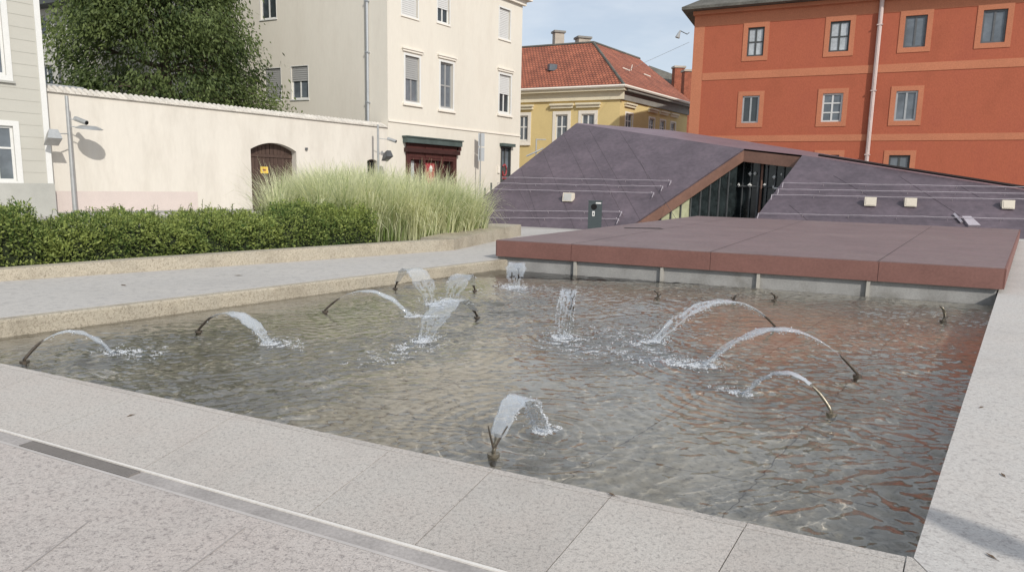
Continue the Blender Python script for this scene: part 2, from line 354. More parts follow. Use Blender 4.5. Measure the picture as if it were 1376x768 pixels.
def window(F, h, parent, depth=.18, frame='white', pane='glass', shutter=0.0, shut='shut_g', cols=2, rows=(), fw=.07,
           surround=None, header=None, sill=None, label=None, w=0.0):
    u0, u1, z0, z1 = h; mb = MB(); wa, wb = w-depth+.005, w-depth+.06
    mb.box(F, u0, u0+fw, z0, z1, wa, wb); mb.box(F, u1-fw, u1, z0, z1, wa, wb)
    mb.box(F, u0+fw, u1-fw, z0, z0+fw, wa, wb); mb.box(F, u0+fw, u1-fw, z1-fw, z1, wa, wb)
    ci = [u0+fw+(u1-u0-2*fw)*k/cols for k in range(cols+1)]
    for k in range(1, cols): mb.box(F, ci[k]-fw*.5, ci[k]+fw*.5, z0+fw, z1-fw, wa, wb-.004)
    for r in rows:
        z = z0+(z1-z0)*r
        for k in range(cols): mb.box(F, ci[k]+(fw*.5 if k else 0), ci[k+1]-(fw*.5 if k < cols-1 else 0), z-fw*.4, z+fw*.4, wa, wb-.008)
    o = mb.build('window', frame, parent)
    if label: o['label'] = label
    g = MB(); g.box(F, u0+.01, u1-.01, z0+.01, z1-.01, w-depth-.03, w-depth+.02); g.build('pane', pane, o)
    if shutter:
        s = MB(); zb = z1-(z1-z0)*shutter; n = max(4, int((z1-zb)/.12))
        for k in range(n):
            za, zc = zb+(z1-zb)*k/n, zb+(z1-zb)*(k+1)/n
            s.face([F.P(u0+.03, za, w-depth+.10), F.P(u1-.03, za, w-depth+.10), F.P(u1-.03, zc, w-depth+.075), F.P(u0+.03, zc, w-depth+.075)])
            s.face([F.P(u0+.03, zc, w-depth+.075), F.P(u1-.03, zc, w-depth+.075), F.P(u1-.03, zc, w-depth+.10), F.P(u0+.03, zc, w-depth+.10)])
        s.build('roller_shutter', shut, o, recalc=False)
    if surround:
        sm, sw, pr = surround; s = MB()
        s.box(F, u0-sw, u0, z0-sw, z1+sw, w-.01, w+pr); s.box(F, u1, u1+sw, z0-sw, z1+sw, w-.01, w+pr)
        s.box(F, u0, u1, z1, z1+sw, w-.01, w+pr); s.box(F, u0, u1, z0-sw, z0, w-.01, w+pr); s.build('surround', sm, o)
    if header:
        hm, gap, ht, ex, pr = header; s = MB(); s.box(F, u0-ex, u1+ex, z1+gap, z1+gap+ht*.6, w-.01, w+pr*.6); s.box(F, u0-ex-.06, u1+ex+.06, z1+gap+ht*.6, z1+gap+ht, w-.01, w+pr); s.build('header', hm, o)
    if sill:
        hm, ht, ex, pr = sill; s = MB(); t = z0-(surround[1] if surround else 0); s.box(F, u0-ex, u1+ex, t-ht, t-.002, w-.01, w+pr); s.build('sill', hm, o)
    return o

# ------------------------------------------------------------------ ground, pool, copings
ZW, ZF = -.20, -.40
def gline(p, q): return gp(*p), gp(*q)
def isect(l1, l2):
    (a, b), (c, d) = l1, l2; r = b-a; s = d-c; den = r.x*s.y-r.y*s.x
    t = ((c.x-a.x)*s.y-(c.y-a.y)*s.x)/den; return Vector((a.x+r.x*t, a.y+r.y*t, 0))
Lin = gline((0,487), (1225,748)); Lleft = gline((0,430), (668,350)); Lright = gline((1226,748), (1340,395)); Lfar = gline((668,350), (1340,395))
NLc, NRc, FLc, FRc = isect(Lin, Lleft), isect(Lin, Lright), isect(Lleft, Lfar), isect(Lright, Lfar)
LW1 = gline((0,575), (685,768)); LW2 = gline((0,591.5), (603,768))
rdir = (Lright[1]-Lright[0]).normalized(); ndir = (Lin[1]-Lin[0]).normalized(); ldir = (Lleft[1]-Lleft[0]).normalized()
def off(l, d):                                # shift a ground line to its right by d
    t = (l[1]-l[0]).normalized(); n = Vector((t.y, -t.x, 0)); return (l[0]+n*d, l[1]+n*d)

mb = MB(); E = 3000
mb.face([(-E,-E,-.75), (E,-E,-.75), (E,E,-.75), (-E,E,-.75)]); struct('ground', mb, 'ground', recalc=False)
# pool floor and side walls
c0 = [NLc, NRc, FRc+rdir*.3, FLc+ldir*.3]
mb = MB(); mb.face([Vector((p.x, p.y, ZF)) for p in c0]); struct('pool_floor', mb, 'wetstone', recalc=False)
mb = MB()
for k in range(1, 9):                         # joints of the floor slabs
    for pa, pb in (((NLc, FLc), (NRc, FRc)), ((NLc, NRc), (FLc, FRc))):
        a = pa[0].lerp(pa[1], k/9); b = pb[0].lerp(pb[1], k/9); t = (b-a).normalized(); n = Vector((t.y, -t.x, 0))*.0035
        mb.face([Vector((q.x, q.y, ZF+.004 + (0 if pa[1] is FLc else .002))) for q in (a-n, b-n, b+n, a+n)])
struct('floor_joints', mb, 'tilejoint', recalc=False)

# near coping: slabs with open joints
J = [((-420,400), (-520,440)), ((-160,453), (-330,500)), ((60,499.8), (-100,560)), ((190,527.5), (50,585)), ((320,555), (196,627)), ((530,600), (417,687)), ((663,629), (560,729)), ((824,662.5), (734,767)), ((1004.5,701), (966,767)), ((1217.5,747), (1213.7,767))]
mb = MB(); lip = off(Lin, .055); lip2 = off(Lin, .066); outer = off(LW1, -.004)
Js = [gline(*j) for j in J]
for i in range(len(Js)-1):
    a, b = Js[i], Js[i+1]; g = .0025
    t = (isect(Lin, b)-isect(Lin, a)).normalized()*g
    q = [isect(lip2, a)+t, isect(lip2, b)-t, isect(outer, b)-t, isect(outer, a)+t]; mb.prism(q, -.3)
    q = [isect(Lin, a)+t*.7, isect(Lin, b)-t*.7, isect(lip, b)-t*.7, isect(lip, a)+t*.7]
    q = [p+Vector((0,0,-.003)) for p in q]; mb.prism(q, -.3)
# the mitred corner piece
e1, e2 = Js[-1], gline((1227,750), (1244,767))
mb.prism([isect(Lin, e1)+Vector((.004,0,0)), NRc, isect(outer, e2), isect(outer, e1)+Vector((.004,0,0))], -.3)
struct('coping', mb, 'gran')
# right-hand paving along the pool
far = FRc + rdir*22; K2 = isect(outer, e2); near2 = K2 + ndir*9
mb = MB(); g = Vector((.006, 0, 0))
mb.prism([NRc+g, far+Vector((.0,0,0)), far+Vector((14,-6,0)), near2+Vector((8,0,0)), near2, K2+g], -.5)
struct('side_paving', mb, 'gran3')
mb = MB(); mb.prism([isect(off(Lin, .03), Js[0])+Vector((0,0,-.012)), isect(off(Lin, .03), e1)+Vector((0,0,-.012)), K2+Vector((.02,0,-.012)), isect(off(LW1, .3), Js[0])+Vector((0,0,-.012))], -.6)
struct('coping_bed', mb, 'mortar')
# drain channel and the fore paving
def band(l1, l2, z, mat, name, t0=-3.5, t1=4.5):
    mb = MB(); d1 = (l1[1]-l1[0]).normalized(); d2 = (l2[1]-l2[0]).normalized()
    q = [l1[0]+d1*t0, l1[0]+d1*t1, l2[0]+d2*t1, l2[0]+d2*t0]; mb.prism([p+Vector((0,0,z)) for p in q], -.3); return struct(name, mb, mat)
band(off(LW1, .001), off(LW1, .017), .001, 'strip', 'pale_strip', -6, 9)
band(off(LW1, .019), off(LW2, -.002), -.006, 'chan', 'drain_channel', -6, 9)
band(LW2, off(LW2, .018), .001, 'strip2', 'pale_strip', -6, 9)
mb = MB(); l3 = off(LW2, .021); d1 = (l3[1]-l3[0]).normalized()
mb.prism([l3[0]-d1*9, l3[0]+d1*12, l3[0]+d1*12+Vector((-4,-12,0)), l3[0]-d1*9+Vector((-6,-10,0))], -.3); struct('paving', mb, 'gran2')
mb = MB()
for (pa, pb) in (((0,690), (-200,768)), ((330,708), (250,768)), ((120,700), (30,768))):
    a, b = gline(pa, pb); t = (b-a).normalized(); n = Vector((t.y, -t.x, 0))*.003
    mb.face([a-n+Vector((0,0,.004)), b-n+Vector((0,0,.004)), b+n+Vector((0,0,.004)), a+n+Vector((0,0,.004))])
struct('paving_joints', mb, 'chan', recalc=False)
# grate
ga, gb = off(LW1, .034), off(LW2, -.006)
tA, tB = gp(45,592), gp(190,633)
gr = thing('drain_grate', (tA+tB)/2, 'long dark slotted metal grate in the drain channel beside the pool coping', 'drain grate')
dA = (ga[1]-ga[0]).normalized(); sA = (tA-ga[0]).dot(dA); sB = (tB-ga[0]).dot(dA); mb = MB(); bar = MB()
def gq(s, f): 
    p = ga[0]+dA*s; q = isect(gb, (p, p+Vector((dA.y, -dA.x, 0)))); return p.lerp(q, f)
for (f0, f1) in ((0,.06), (.94,1)):
    mb.prism([gq(sA, f0)+Vector((0,0,.004)), gq(sB, f0)+Vector((0,0,.004)), gq(sB, f1)+Vector((0,0,.004)), gq(sA, f1)+Vector((0,0,.004))], -.03)
n = 60
for k in range(n):
    s0 = sA+(sB-sA)*k/n; s1 = s0+(sB-sA)/n*.6
    bar.prism([gq(s0,.07)+Vector((0,0,.003)), gq(s1,.07)+Vector((0,0,.003)), gq(s1,.93)+Vector((0,0,.003)), gq(s0,.93)+Vector((0,0,.003))], -.03)
mb.build('frame', 'grate', gr); bar.build('bars', 'grate', gr)

# left: pool kerb and path up to the planter, then the paving on to the buildings
CURB = [(-220,392), (-60,382), (0,378), (200,364.5), (400,351), (520,342.5), (610,336)]
curb = [gp(*p) for p in CURB]; b1, b2 = gp(610,336), gp(700,316.5)
kerbT = .18
mb = MB(); lk = off(Lleft, -.16)
mb.prism([NLc-ldir*4, FLc+ldir*1.2, isect(lk, Lfar)+ldir*1.2, isect(lk, Lin)-ldir*4], ZF-.02); ko = struct('pool_kerb', mb, 'gold'); bv = ko.modifiers.new('bevel', 'BEVEL'); bv.width = .03; bv.segments = 3
mb = MB(); back = 26
lk2 = off(Lleft, -.162)
mb.prism([isect(lk2, Lin)-ldir*4, isect(lk2, Lfar)+ldir*.2] + [isect(lk2, Lfar)+ldir*.2+Vector((B.x*9, B.y*9, 0)), b2+Vector((6,3.2,0)), b2+Vector((-2,3.6,0)), Vector((-14,40,0)), Vector((-30,26,0)), Vector((-20,8,0))], -.5)
struct('path', mb, 'path')
mb = MB(); mb.prism([Vector((-40,10,-.4)), Vector((-10,14,-.4)), Vector((40,10,-.4)), Vector((60,70,-.4)), Vector((-20,90,-.4)), Vector((-60,60,-.4))], -.7); struct('court', mb, 'ground')

# ------------------------------------------------------------------ planter
pl = thing('planter', curb[3], 'long raised planter with a rough granite kerb along the path', 'planter')
HC = .22; mb = MB(); soil = MB(); inner = []
for i, p in enumerate(curb):
    t = (curb[min(i+1, len(curb)-1)]-curb[max(i-1, 0)]).normalized(); inner.append(p + Vector((-t.y, t.x, 0))*.3)
hs = [.17, .175, .18, .22, .25, .26, .27]
for i in range(len(curb)-1):
    a, b, c, d = curb[i], curb[i+1], inner[i+1], inner[i]
    q = [a+Vector((0,0,hs[i])), b+Vector((0,0,hs[i+1])), c+Vector((0,0,hs[i+1])), d+Vector((0,0,hs[i]))]
    mb.face(q); mb.face([a, b, q[1], q[0]]); mb.face([c, d, q[3], q[2]])
mb.build('kerb', 'gold', pl)
mb = MB(); bt = [gp(600,321,.27), gp(703.5,301,.35), gp(652,303,.35)]
t2 = (b2-b1).normalized(); nb = Vector((-t2.y, t2.x, 0))
q = [b1+Vector((0,0,.27)), b2+Vector((0,0,.36)), b2+nb*1.0+Vector((0,0,.36)), b1+nb*.9+Vector((0,0,.27))]
bot = [Vector((p.x, p.y, -.05)) for p in q]; mb.face(q)
for i in range(4): mb.face([q[i], bot[i], bot[(i+1) % 4], q[(i+1) % 4]])
mb.build('bench_end', 'gold', pl)
so = [p+Vector((0,0,.14)) for p in inner] + [b2+nb*1.2+Vector((0,0,.14)), b2+nb*3+Vector((-2,0,.14)), Vector((-9,19,.14)), Vector((-16,13,.14))]
soil.face(so); soil.build('soil', 'soil', pl, recalc=False)

# hedge: thousands of small leaves round a twiggy core
def path_at(pts, s):
    L_ = [0]
    for a, b in zip(pts, pts[1:]): L_.append(L_[-1]+(b-a).length)
    x = s*L_[-1]
    for i in range(len(pts)-1):
        if x <= L_[i+1] or i == len(pts)-2:
            f = (x-L_[i])/(L_[i+1]-L_[i]); return pts[i].lerp(pts[i+1], f), (pts[i+1]-pts[i]).normalized()
def leaves(n, sampler, lo, hi, wr=.45, droop=0.0, fold=.25):
    """n leaves; sampler -> (pos, outward normal, shade). Returns MB and shade list."""
    mb = MB(); sh = []
    for _ in range(n):
        p, nr, s = sampler(); p = Vector(p)
        d = (Vector(nr)*.9 + Vector((random.gauss(0,.6), random.gauss(0,.6), random.gauss(.1,.6)-droop))).normalized()
        l = random.uniform(lo, hi); w = l*wr*random.uniform(.8, 1.2)
        a = d.cross(Vector((random.gauss(0,1), random.gauss(0,1), random.gauss(0,1)))).normalized()
        nn = d.cross(a)
        m_ = p+d*l*.5; q = [p, m_+a*w*.5+nn*w*fold, p+d*l, m_-a*w*.5+nn*w*fold]
        i = len(mb.v); mb.v += [tuple(x) for x in q]; mb.f.append((i, i+1, i+2, i+3)); mb.uv.append(None); sh.append(s)
    return mb, sh
hc = [gp(-240,392), gp(-60,380), gp(0,376), gp(200,362), gp(400,349), gp(520,341)]
hcl = []
for i, p in enumerate(hc):
    t = (hc[min(i+1, len(hc)-1)]-hc[max(i-1, 0)]).normalized(); hcl.append(p + Vector((-t.y, t.x, 0))*1.15)
def hedge_h(s): return .67 + .06*math.sin(s*31+1)+.05*math.sin(s*57) + .05*math.sin(s*113+2) + (.14 if s > .72 else 0)*min(1, (s-.72)/.1) + (.14 if s < .28 else 0)
lumps = []
for k in range(110):
    s = random.random(); c, t = path_at(hcl, s); n = Vector((-t.y, t.x, 0)); H = hedge_h(s)
    zz = random.uniform(.15, 1); lumps.append((c+n*random.uniform(-.78,.7)*(1-.1*zz)+Vector((0,0,.2+H*zz-.16)), random.uniform(.17,.32), random.uniform(-.16,.16)))
sq = lambda x: math.copysign(abs(x)**.72, x)
def hs_():
    if random.random() < .4:
        c, r, s = random.choice(lumps); v = Vector((random.gauss(0,1), random.gauss(0,1), random.gauss(.2,1))).normalized()
        k = random.random()**.4; return c+v*r*k, v, .42+s+random.gauss(0,.13)
    s = random.random(); c, t = path_at(hcl, s); n = Vector((-t.y, t.x, 0)); H = hedge_h(s); a = random.uniform(-.1, math.pi+.1)
    if math.sin(s*140+2*math.sin(a*3))*math.sin(a*4+s*37) > .6 and random.random() < .8: return hs_()
    v = n*math.cos(a)+Vector((0,0,1))*max(-.2, math.sin(a)); rr = random.uniform(.8, 1.06)+.06*math.sin(s*90+a*5)
    return c+n*sq(math.cos(a))*.85*rr+Vector((0,0,.2+sq(max(0,math.sin(a)))*H*rr)), v, (.42+random.gauss(0,.17)) if random.random() > .02 else 1.15
hd = thing('hedge', hcl[2], 'low dark green hedge of small glossy leaves filling the long planter', 'hedge')
mb, sh = leaves(60000, hs_, .04, .085, .5); mb.build('foliage', 'hedge', hd, recalc=False, shade=sh)
# loose shoots sticking out of the top
mb = MB(); tw = MB(); sh = []
for k in range(1100):
    s = random.random(); c, t = path_at(hcl, s); n = Vector((-t.y, t.x, 0)); H = hedge_h(s)
    aa = random.uniform(.12, 3.0); b = c+n*sq(math.cos(aa))*.78+Vector((0,0,.2+sq(math.sin(aa))*H*.92)); d = (n*math.cos(aa)*.7+Vector((random.gauss(0,.35), random.gauss(0,.35), .35+.65*math.sin(aa)))).normalized(); l = random.uniform(.1,.2)+.16*random.random()**3
    tw.tube([b, b+d*l], .004, 3)
    for j in range(12):
        p = b+d*l*(j+3)/15; v = Vector((random.gauss(0,1), random.gauss(0,1), .4)).normalized(); a = v.cross(d).normalized(); q = random.uniform(.035,.065)
        i = len(mb.v); mb.v += [tuple(x) for x in (p, p+v*q*.5+a*q*.25, p+v*q, p+v*q*.5-a*q*.25)]; mb.f.append((i,i+1,i+2,i+3)); mb.uv.append(None); sh.append(.60+random.gauss(0,.2))
mb.build('shoots', 'hedge', hd, recalc=False, shade=sh); tw.build('twigs', 'core', hd, recalc=False)
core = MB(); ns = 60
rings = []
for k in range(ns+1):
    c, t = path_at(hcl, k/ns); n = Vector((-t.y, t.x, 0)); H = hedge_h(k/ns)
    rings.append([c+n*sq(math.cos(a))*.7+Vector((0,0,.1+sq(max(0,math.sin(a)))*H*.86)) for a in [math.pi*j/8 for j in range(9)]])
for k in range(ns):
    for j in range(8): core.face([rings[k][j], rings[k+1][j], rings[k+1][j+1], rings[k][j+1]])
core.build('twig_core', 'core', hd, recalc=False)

# ornamental grass
gc = [gp(350,318), gp(420,328), gp(500,327), gp(560,324), gp(594,320), gp(606,318)]
def grass_bed():
    mb = MB(); sh = []
    tuft = []
    for k in range(230):
        s = random.random(); c, t = path_at(gc, s); n = Vector((-t.y, t.x, 0)); tuft.append((c+n*(random.uniform(-.95, 2.4) if s > .3 else random.uniform(.5, 2.4)), random.gauss(0,.06), s))
    for c, s0, s in tuft:
        for _ in range(150):
            az = random.uniform(0, 2*math.pi); lean = abs(random.gauss(.0,.42)); L = random.uniform(.95,2.2)*(.95 if s < .2 else 1)*(.92 if s > .85 else 1)
            d = Vector((math.cos(az), math.sin(az), 0)); b = c+d*random.uniform(0,.42)+Vector((0,0,.12)); w = random.uniform(.006,.013)
            side = Vector((-d.y, d.x, 0)); pts = []; p = b.copy(); ang = lean*.55; bend = random.uniform(.12,.62)+lean*.4
            for k in range(6):
                f = k/5; pts.append((p.copy(), w*(1-f**1.6)+.0012)); st = L/5
                p = p + (d*math.sin(ang)+Vector((0,0,1))*math.cos(ang))*st; ang += bend*(.25+f)
            i = len(mb.v)
            for q, ww in pts: mb.v += [tuple(q-side*ww), tuple(q+side*ww)]
            shd = .5+s0+random.gauss(0,.22)
            for k in range(5): mb.f.append((i+2*k, i+2*k+1, i+2*k+3, i+2*k+2)); mb.uv.append(None); sh.append(shd+.07*k-.10)
    return mb, sh
mb, sh = grass_bed()
tag(mb.build('ornamental_grass', 'grass', origin=gc[3], recalc=False, shade=sh), 'tall pale green arching ornamental grass at the end of the planter', 'grass', kind='stuff')

# ------------------------------------------------------------------ garden wall, poles, houses on the left
Pw = gp(94, 288); FW = Fr((Pw.x, Pw.y), B, NR)
uC = FW.uz(521, 168)[0]; zC = FW.uz(521, 168)[1]; uL, zL = FW.uz(70, 131)
gw = thing('garden_wall', Pw, 'long cream plastered garden wall topped with a scalloped tile coping', 'wall')
TW = 4.95
gate = FW.rect(338, 186, 399, 290); gate = (gate[0], gate[1]-.0, 0, FW.uz(338, 190)[1])
sw = FW.rect(493.5, 214, 507, 232); sw = (sw[0], sw[1], sw[2]-.3, sw[3])
mb = MB(); facade(mb, FW, uL-4, uC, -.4, TW, [gate, sw], .5)
for (u0, u1, zt, dp) in ((gate[0], gate[1], gate[3], .5), (sw[0], sw[1], sw[3], .3)):      # arch soffits
    n = 14; rise = (u1-u0)*.12; prev = None
    for k in range(n):
        pass
mb.box(FW, uL-4, uC-.01, TW-.02, TW+.0, -.5, -.001)
mb.build('wall', 'cream', gw)
cp = MB(); n = int((uC-uL+4)/.23)
for k in range(n):
    u = uL-4+.23*k+.115; z = TW+.02
    P0 = [FW.P(u+.11*math.cos(a), z+.11*math.sin(a), .10) for a in [math.pi*j/6 for j in range(7)]]
    P1 = [FW.P(u+.11*math.cos(a), z+.22+.11*math.sin(a), -.42) for a in [math.pi*j/6 for j in range(7)]]
    for j in range(6): cp.face([P0[j], P0[j+1], P1[j+1], P1[j]])
    cp.face(P0)
cp.box(FW, uL-4, uC-.02, TW, TW+.05, -.45, .07)
cp.build('tile_coping', 'coping_tile', gw)
u0, u1, z0, z1 = FW.rect(64, 257, 266, 281); mb = MB(); mb.box(FW, u0, u1, .12, z1, -.02, .004); mb.build('paint_patch', 'pink', gw)
mb = MB(); mb.box(FW, uL-4, gate[0], -.39, .1, -.02, .05); mb.build('base_strip', 'conc', gw)
def arch(parent, F, h, depth, mat, name):
    # spandrels closing the square hole into a segmental arch, and leaves behind
    u0, u1, z0, z1 = h; n = 16; rise = (u1-u0)*.14; mb = MB()
    zf = lambda f: z1-rise+rise*(1-(2*f-1)**2)
    for k in range(n):
        f0, f1 = k/n, (k+1)/n; ua, ub = u0+(u1-u0)*f0, u0+(u1-u0)*f1
        mb.face([F.P(ua, zf(f0), 0), F.P(ub, zf(f1), 0), F.P(ub, z1+.001, 0), F.P(ua, z1+.001, 0)])
        mb.face([F.P(ua, zf(f0), 0), F.P(ub, zf(f1), 0), F.P(ub, zf(f1), -depth), F.P(ua, zf(f0), -depth)])
    return mb.build(name, mat, parent, recalc=False)
arch(gw, FW, gate, .5, 'cream', 'arch_head'); arch(gw, FW, sw, .3, 'cream', 'arch_head')
mb = MB(); um = (gate[0]+gate[1])/2
for (a, b) in ((gate[0], um-.01), (um+.01, gate[1])):
    k = 6
    for j in range(k): mb.box(FW, a+(b-a)*j/k+.008, a+(b-a)*(j+1)/k-.008, 0, gate[3], -.5, -.42)
mb.box(FW, gate[0]+.01, gate[1]-.01, 0, gate[3], -.55, -.49)
g_ = mb.build('gate', 'wood', gw); g_['label'] = 'dark brown timber double gate under a low arch'
u0, u1, z0, z1 = FW.rect(356, 224, 366, 233); mb = MB(); mb.box(FW, u0, u1, z0, z1, -.42, -.40); s_ = mb.build('notice', 'yellow_s', g_)
mb = MB(); mb.box(FW, u0+.12, u1-.12, z0+.13, z1-.12, -.40, -.395); mb.build('notice_print', 'brick', g_)
mb = MB(); mb.box(FW, gate[0]+.02, gate[1]-.02, gate[3]-.75, gate[3]-.6, -.42, -.37); mb.build('top_rail', 'wood', g_)
window(FW, (sw[0]+.02, sw[1]-.02, sw[2], sw[3]-.02), gw, .28, 'wood', 'int_glass', cols=2)
mb = MB(); u, z = FW.uz(411, 200); mb.cuboid(FW.P(u, z-.06, .06), .12, .12, .12); mb.build('vent_knob', 'steel_d', gw)
u0, u1, z0, z1 = FW.rect(520.5, 179, 525, 192)

# left house
FL_ = Fr((Pw.x+NR.x*.45, Pw.y+NR.y*.45), B, NR); uE = FL_.uz(70, 240)[0]
lh = thing('clapboard_house', FL_.P(uE, 0), 'pale green house corner with horizontal board grooves and grey plinth', 'house')
w2 = FL_.rect(-28, 168, 20, 243); w1 = FL_.rect(-40, -40, 2, 98)
wz = FL_.uz(30, 246)[1]; Ht = 13
mb = MB(); zb = wz; k = 0; hol = [w2, (w1[0], w1[1], w1[2], w1[3])]
facade(mb, FL_, uE-14, uE, wz, Ht, hol, .2)
mb.face([FL_.P(uE, wz), FL_.P(uE, Ht), FL_.P(uE, Ht, -9), FL_.P(uE, wz, -9)]); mb.build('wall', 'siding', lh)
mb = MB(); z = wz+.42
while z < Ht:
    us = [uE-14, uE-.28]
    segs = [(uE-14, uE-.2)]
    for h in hol:
        if h[2]-.15 < z < h[3]+.15: segs = [(a, min(b, h[0]-.2)) if a < h[0] else (a, b) for a, b in segs] + [(h[1]+.2, uE-.2)]
    for a, b in segs:
        if b > a: mb.box(FL_, a, b, z, z+.016, -.03, .006)
    z += .46
mb.build('board_grooves', 'groove', lh)
mb = MB(); mb.box(FL_, uE-14, uE+.06, -.4, wz, -9, .06); mb.build('plinth', 'plinth', lh)
mb = MB(); mb.box(FL_, uE-.17, uE+.03, wz+.002, Ht, -.5, .035); mb.build('corner_board', 'white', lh)
window(FL_, w2, lh, .12, 'white', 'glass_b', cols=2, rows=(.6,), fw=.09, surround=('white', .2, .04))
window(FL_, w1, lh, .12, 'white', 'glass_b', cols=2, rows=(.6,), fw=.09, surround=('white', .2, .04), sill=('plinth', .08, .25, .1))

# house behind the tree, upper left
oB = at_depth(112, 100, 47); FB = Fr((oB.x, oB.y), -A, NF)
bh = thing('rear_house', (oB.x, oB.y, 0), 'grey green rear house glimpsed between the clapboard house and the tree', 'house')
ha, hb = FB.rect(40, 22, 62, 54), FB.rect(50, 88, 71, 121)
mb = MB(); top = FB.uz(60, 12)[1]; facade(mb, FB, -16, 0, -.4, top, [ha, hb], .3); mb.face([FB.P(0,-.4), FB.P(0,top), FB.P(0,top,-9), FB.P(0,-.4,-9)]); mb.build('wall', 'siding', bh)
for h in (ha, hb): window(FB, h, bh, .25, 'white', 'glass', cols=2)
u, z = FB.uz(79, 60); mb = MB(); mb.tube([FB.P(u, -.3, .08), FB.P(u, top, .08)], .09); mb.build('downpipe', 'steel_d', bh)
mb = MB(); mb.box(FB, -16.5, .6, top, top+.35, -9.5, .9); mb.build('eave', 'darkframe', bh)
mb = MB(); mb.face([FB.P(-16.5, top+.35, .9), FB.P(.6, top+.35, .9), FB.P(.6, top+4.5, -4.5), FB.P(-16.5, top+4.5, -4.5)]); mb.face([FB.P(.6, top+.36, .9), FB.P(.6, top+4.5, -4.5), FB.P(.6, top+.36, -9.5)]); mb.build('roof', 'roofgrey', bh, recalc=False)
# shed roof just above the wall
u, z = FW.uz(60, 126); u2, _ = FW.uz(112, 131)
mb = MB(); mb.box(FW, u-2, u2+.3, TW+.28, TW+.42, -4, -.7); so_ = thing('shed', FW.P(u2, 0, -2), 'low flat grey shed roof showing over the garden wall', 'shed'); mb.build('roof', 'steel', so_)
mb = MB(); mb.box(FW, u-1.8, u2-.3, -.3, TW+.28, -3.8, -1.2); mb.build('wall', 'plinth', so_)

# ------------------------------------------------------------------ cream townhouse
oC = FW.P(uC, 0); FH = Fr((oC.x+NR.x*.02, oC.y+NR.y*.02), B, NR)
uR = FH.uz(700, 120)[0]; zE = FH.uz(706, 3)[1]
FS = Fr((oC.x+NR.x*.02, oC.y+NR.y*.02), A, NF)
th = thing('townhouse', oC, 'tall cream plastered corner house with roller shutters and a dark red shopfront', 'house')
W = {k: FH.rect(*v) for k, v in dict(W1=(544.5,76,563.5,137), W2=(591.7,84.5,608.5,145.5), W3=(671,101,686,152), T3=(671,12,685.5,52)).items()}
hT = W['T3'][3]-W['T3'][2]
a = FH.rect(540,0,561.5,22); W['T1'] = (a[0], a[1], a[2], a[2]+hT*1.12)
a = FH.rect(588,0,604,31); W['T2'] = (a[0], a[1], a[2], a[2]+hT*1.12)
por = FH.rect(545, 192, 612, 240); por = (por[0], por[1], 0, por[3]); sd = FH.rect(672.5, 197, 686, 245); sd = (sd[0], sd[1], 0, sd[3])
mb = MB(); facade(mb, FH, 0, uR, -.4, zE, list(W.values())+[por, sd], .22)
mb.face([FH.P(uR,-.4), FH.P(uR,zE), FH.P(uR,zE,-14), FH.P(uR,-.4,-14)]); mb.build('street_wall', 'cream2', th)
S1, S2 = FS.rect(356,92,377.5,134), FS.rect(391.5,89,414,133); hS = S1[3]-S1[2]; a = FS.rect(350,0,371,25.5); S3 = (a[0], a[1], a[2], a[2]+hS)
mb = MB(); facade(mb, FS, 0, 22, -.4, zE, [S1, S2, S3], .18); mb.build('side_wall', 'cream2', th)
hdr = ('pale_trim', .22, .22, .24, .16); sil = ('pale_trim', .14, .24, .12); sur = ('white', .13, .025)
window(FH, W['W1'], th, .2, 'steel', 'glass_b', .5, 'shut_g', 2, (), .1, sur, hdr, sil)
window(FH, W['W2'], th, .2, 'shut_g', 'glass_b', 0, 'shut_g', 2, (.5,), .12, sur, hdr, sil)
window(FH, W['W3'], th, .2, 'white', 'glass', .5, 'shut_w', 2, (), .12, sur, hdr, sil)
window(FH, W['T1'], th, .2, 'white', 'glass', 1.0, 'shut_w', 2, (), .1, ('white', .08, .015), None, ('pale_trim', .06, .1, .06))
window(FH, W['T2'], th, .2, 'white', 'glass', .62, 'shut_w', 2, (), .1, ('white', .08, .015), None, ('pale_trim', .06, .1, .06))
window(FH, W['T3'], th, .2, 'white', 'glass', 1.0, 'shut_w', 2, (), .1, ('white', .1, .02), None, ('pale_trim', .08, .12, .08))
for h, s in ((S1, 1.0), (S2, .45), (S3, 0)): window(FS, h, th, .16, 'white', 'glass_b' if s else 'glass', s, 'shut_g', 2, (), .09, ('white', .04, .012), None, ('white', .06, .08, .06))
mb = MB(); zc = FH.uz(521, 165)[1]; zc2 = FH.uz(699, 180.5)[1]; zc = (zc+zc2)/2
mb.box(FH, .01, uR, zc-.05, zc+.05, -.01, .07); mb.build('string_course', 'pale_trim', th)
mb = MB(); mb.box(FH, -.1, uR+.55, zE, zE+.35, -14, .55); mb.box(FH, 0, uR+.2, zE-.35, zE, -.01, .22); mb.box(FS, .0, 22, zE+.003, zE+.353, -14, .5); mb.build('eave', 'pale_trim', th)
mb = MB(); mb.tube([FH.P(-.2, zE+.36, .5), FH.P(uR+.55, zE+.36, .5)], .12); mb.build('gutter', 'pipe_w', th)
mb = MB(); c1, c2, c3, c4 = FH.P(-.1, zE+.35, .55), FH.P(uR+.55, zE+.35, .55), FH.P(uR+.55, zE+.35, -14), FS.P(22, zE+.36, .5)
mid = FH.P(uR*.5, zE+6, -7); mid2 = FS.P(16, zE+6, -7)
for q in ((c1, c2, mid), (c2, c3, mid), (c1, mid, mid2, c4), (c3, c4, mid2, mid)): mb.face(q)
mb.build('roof', 'tile', th, recalc=False)
u = FS.uz(495, 60)[0]; mb = MB(); mb.tube([FS.P(u, TW+.1, .12), FS.P(u, zE, .12)], .085); 
for z in (6.5, 9.5, 12.5): mb.box(FS, u-.12, u+.12, z, z+.06, 0, .22)
mb.build('downpipe', 'pipe_w', th)
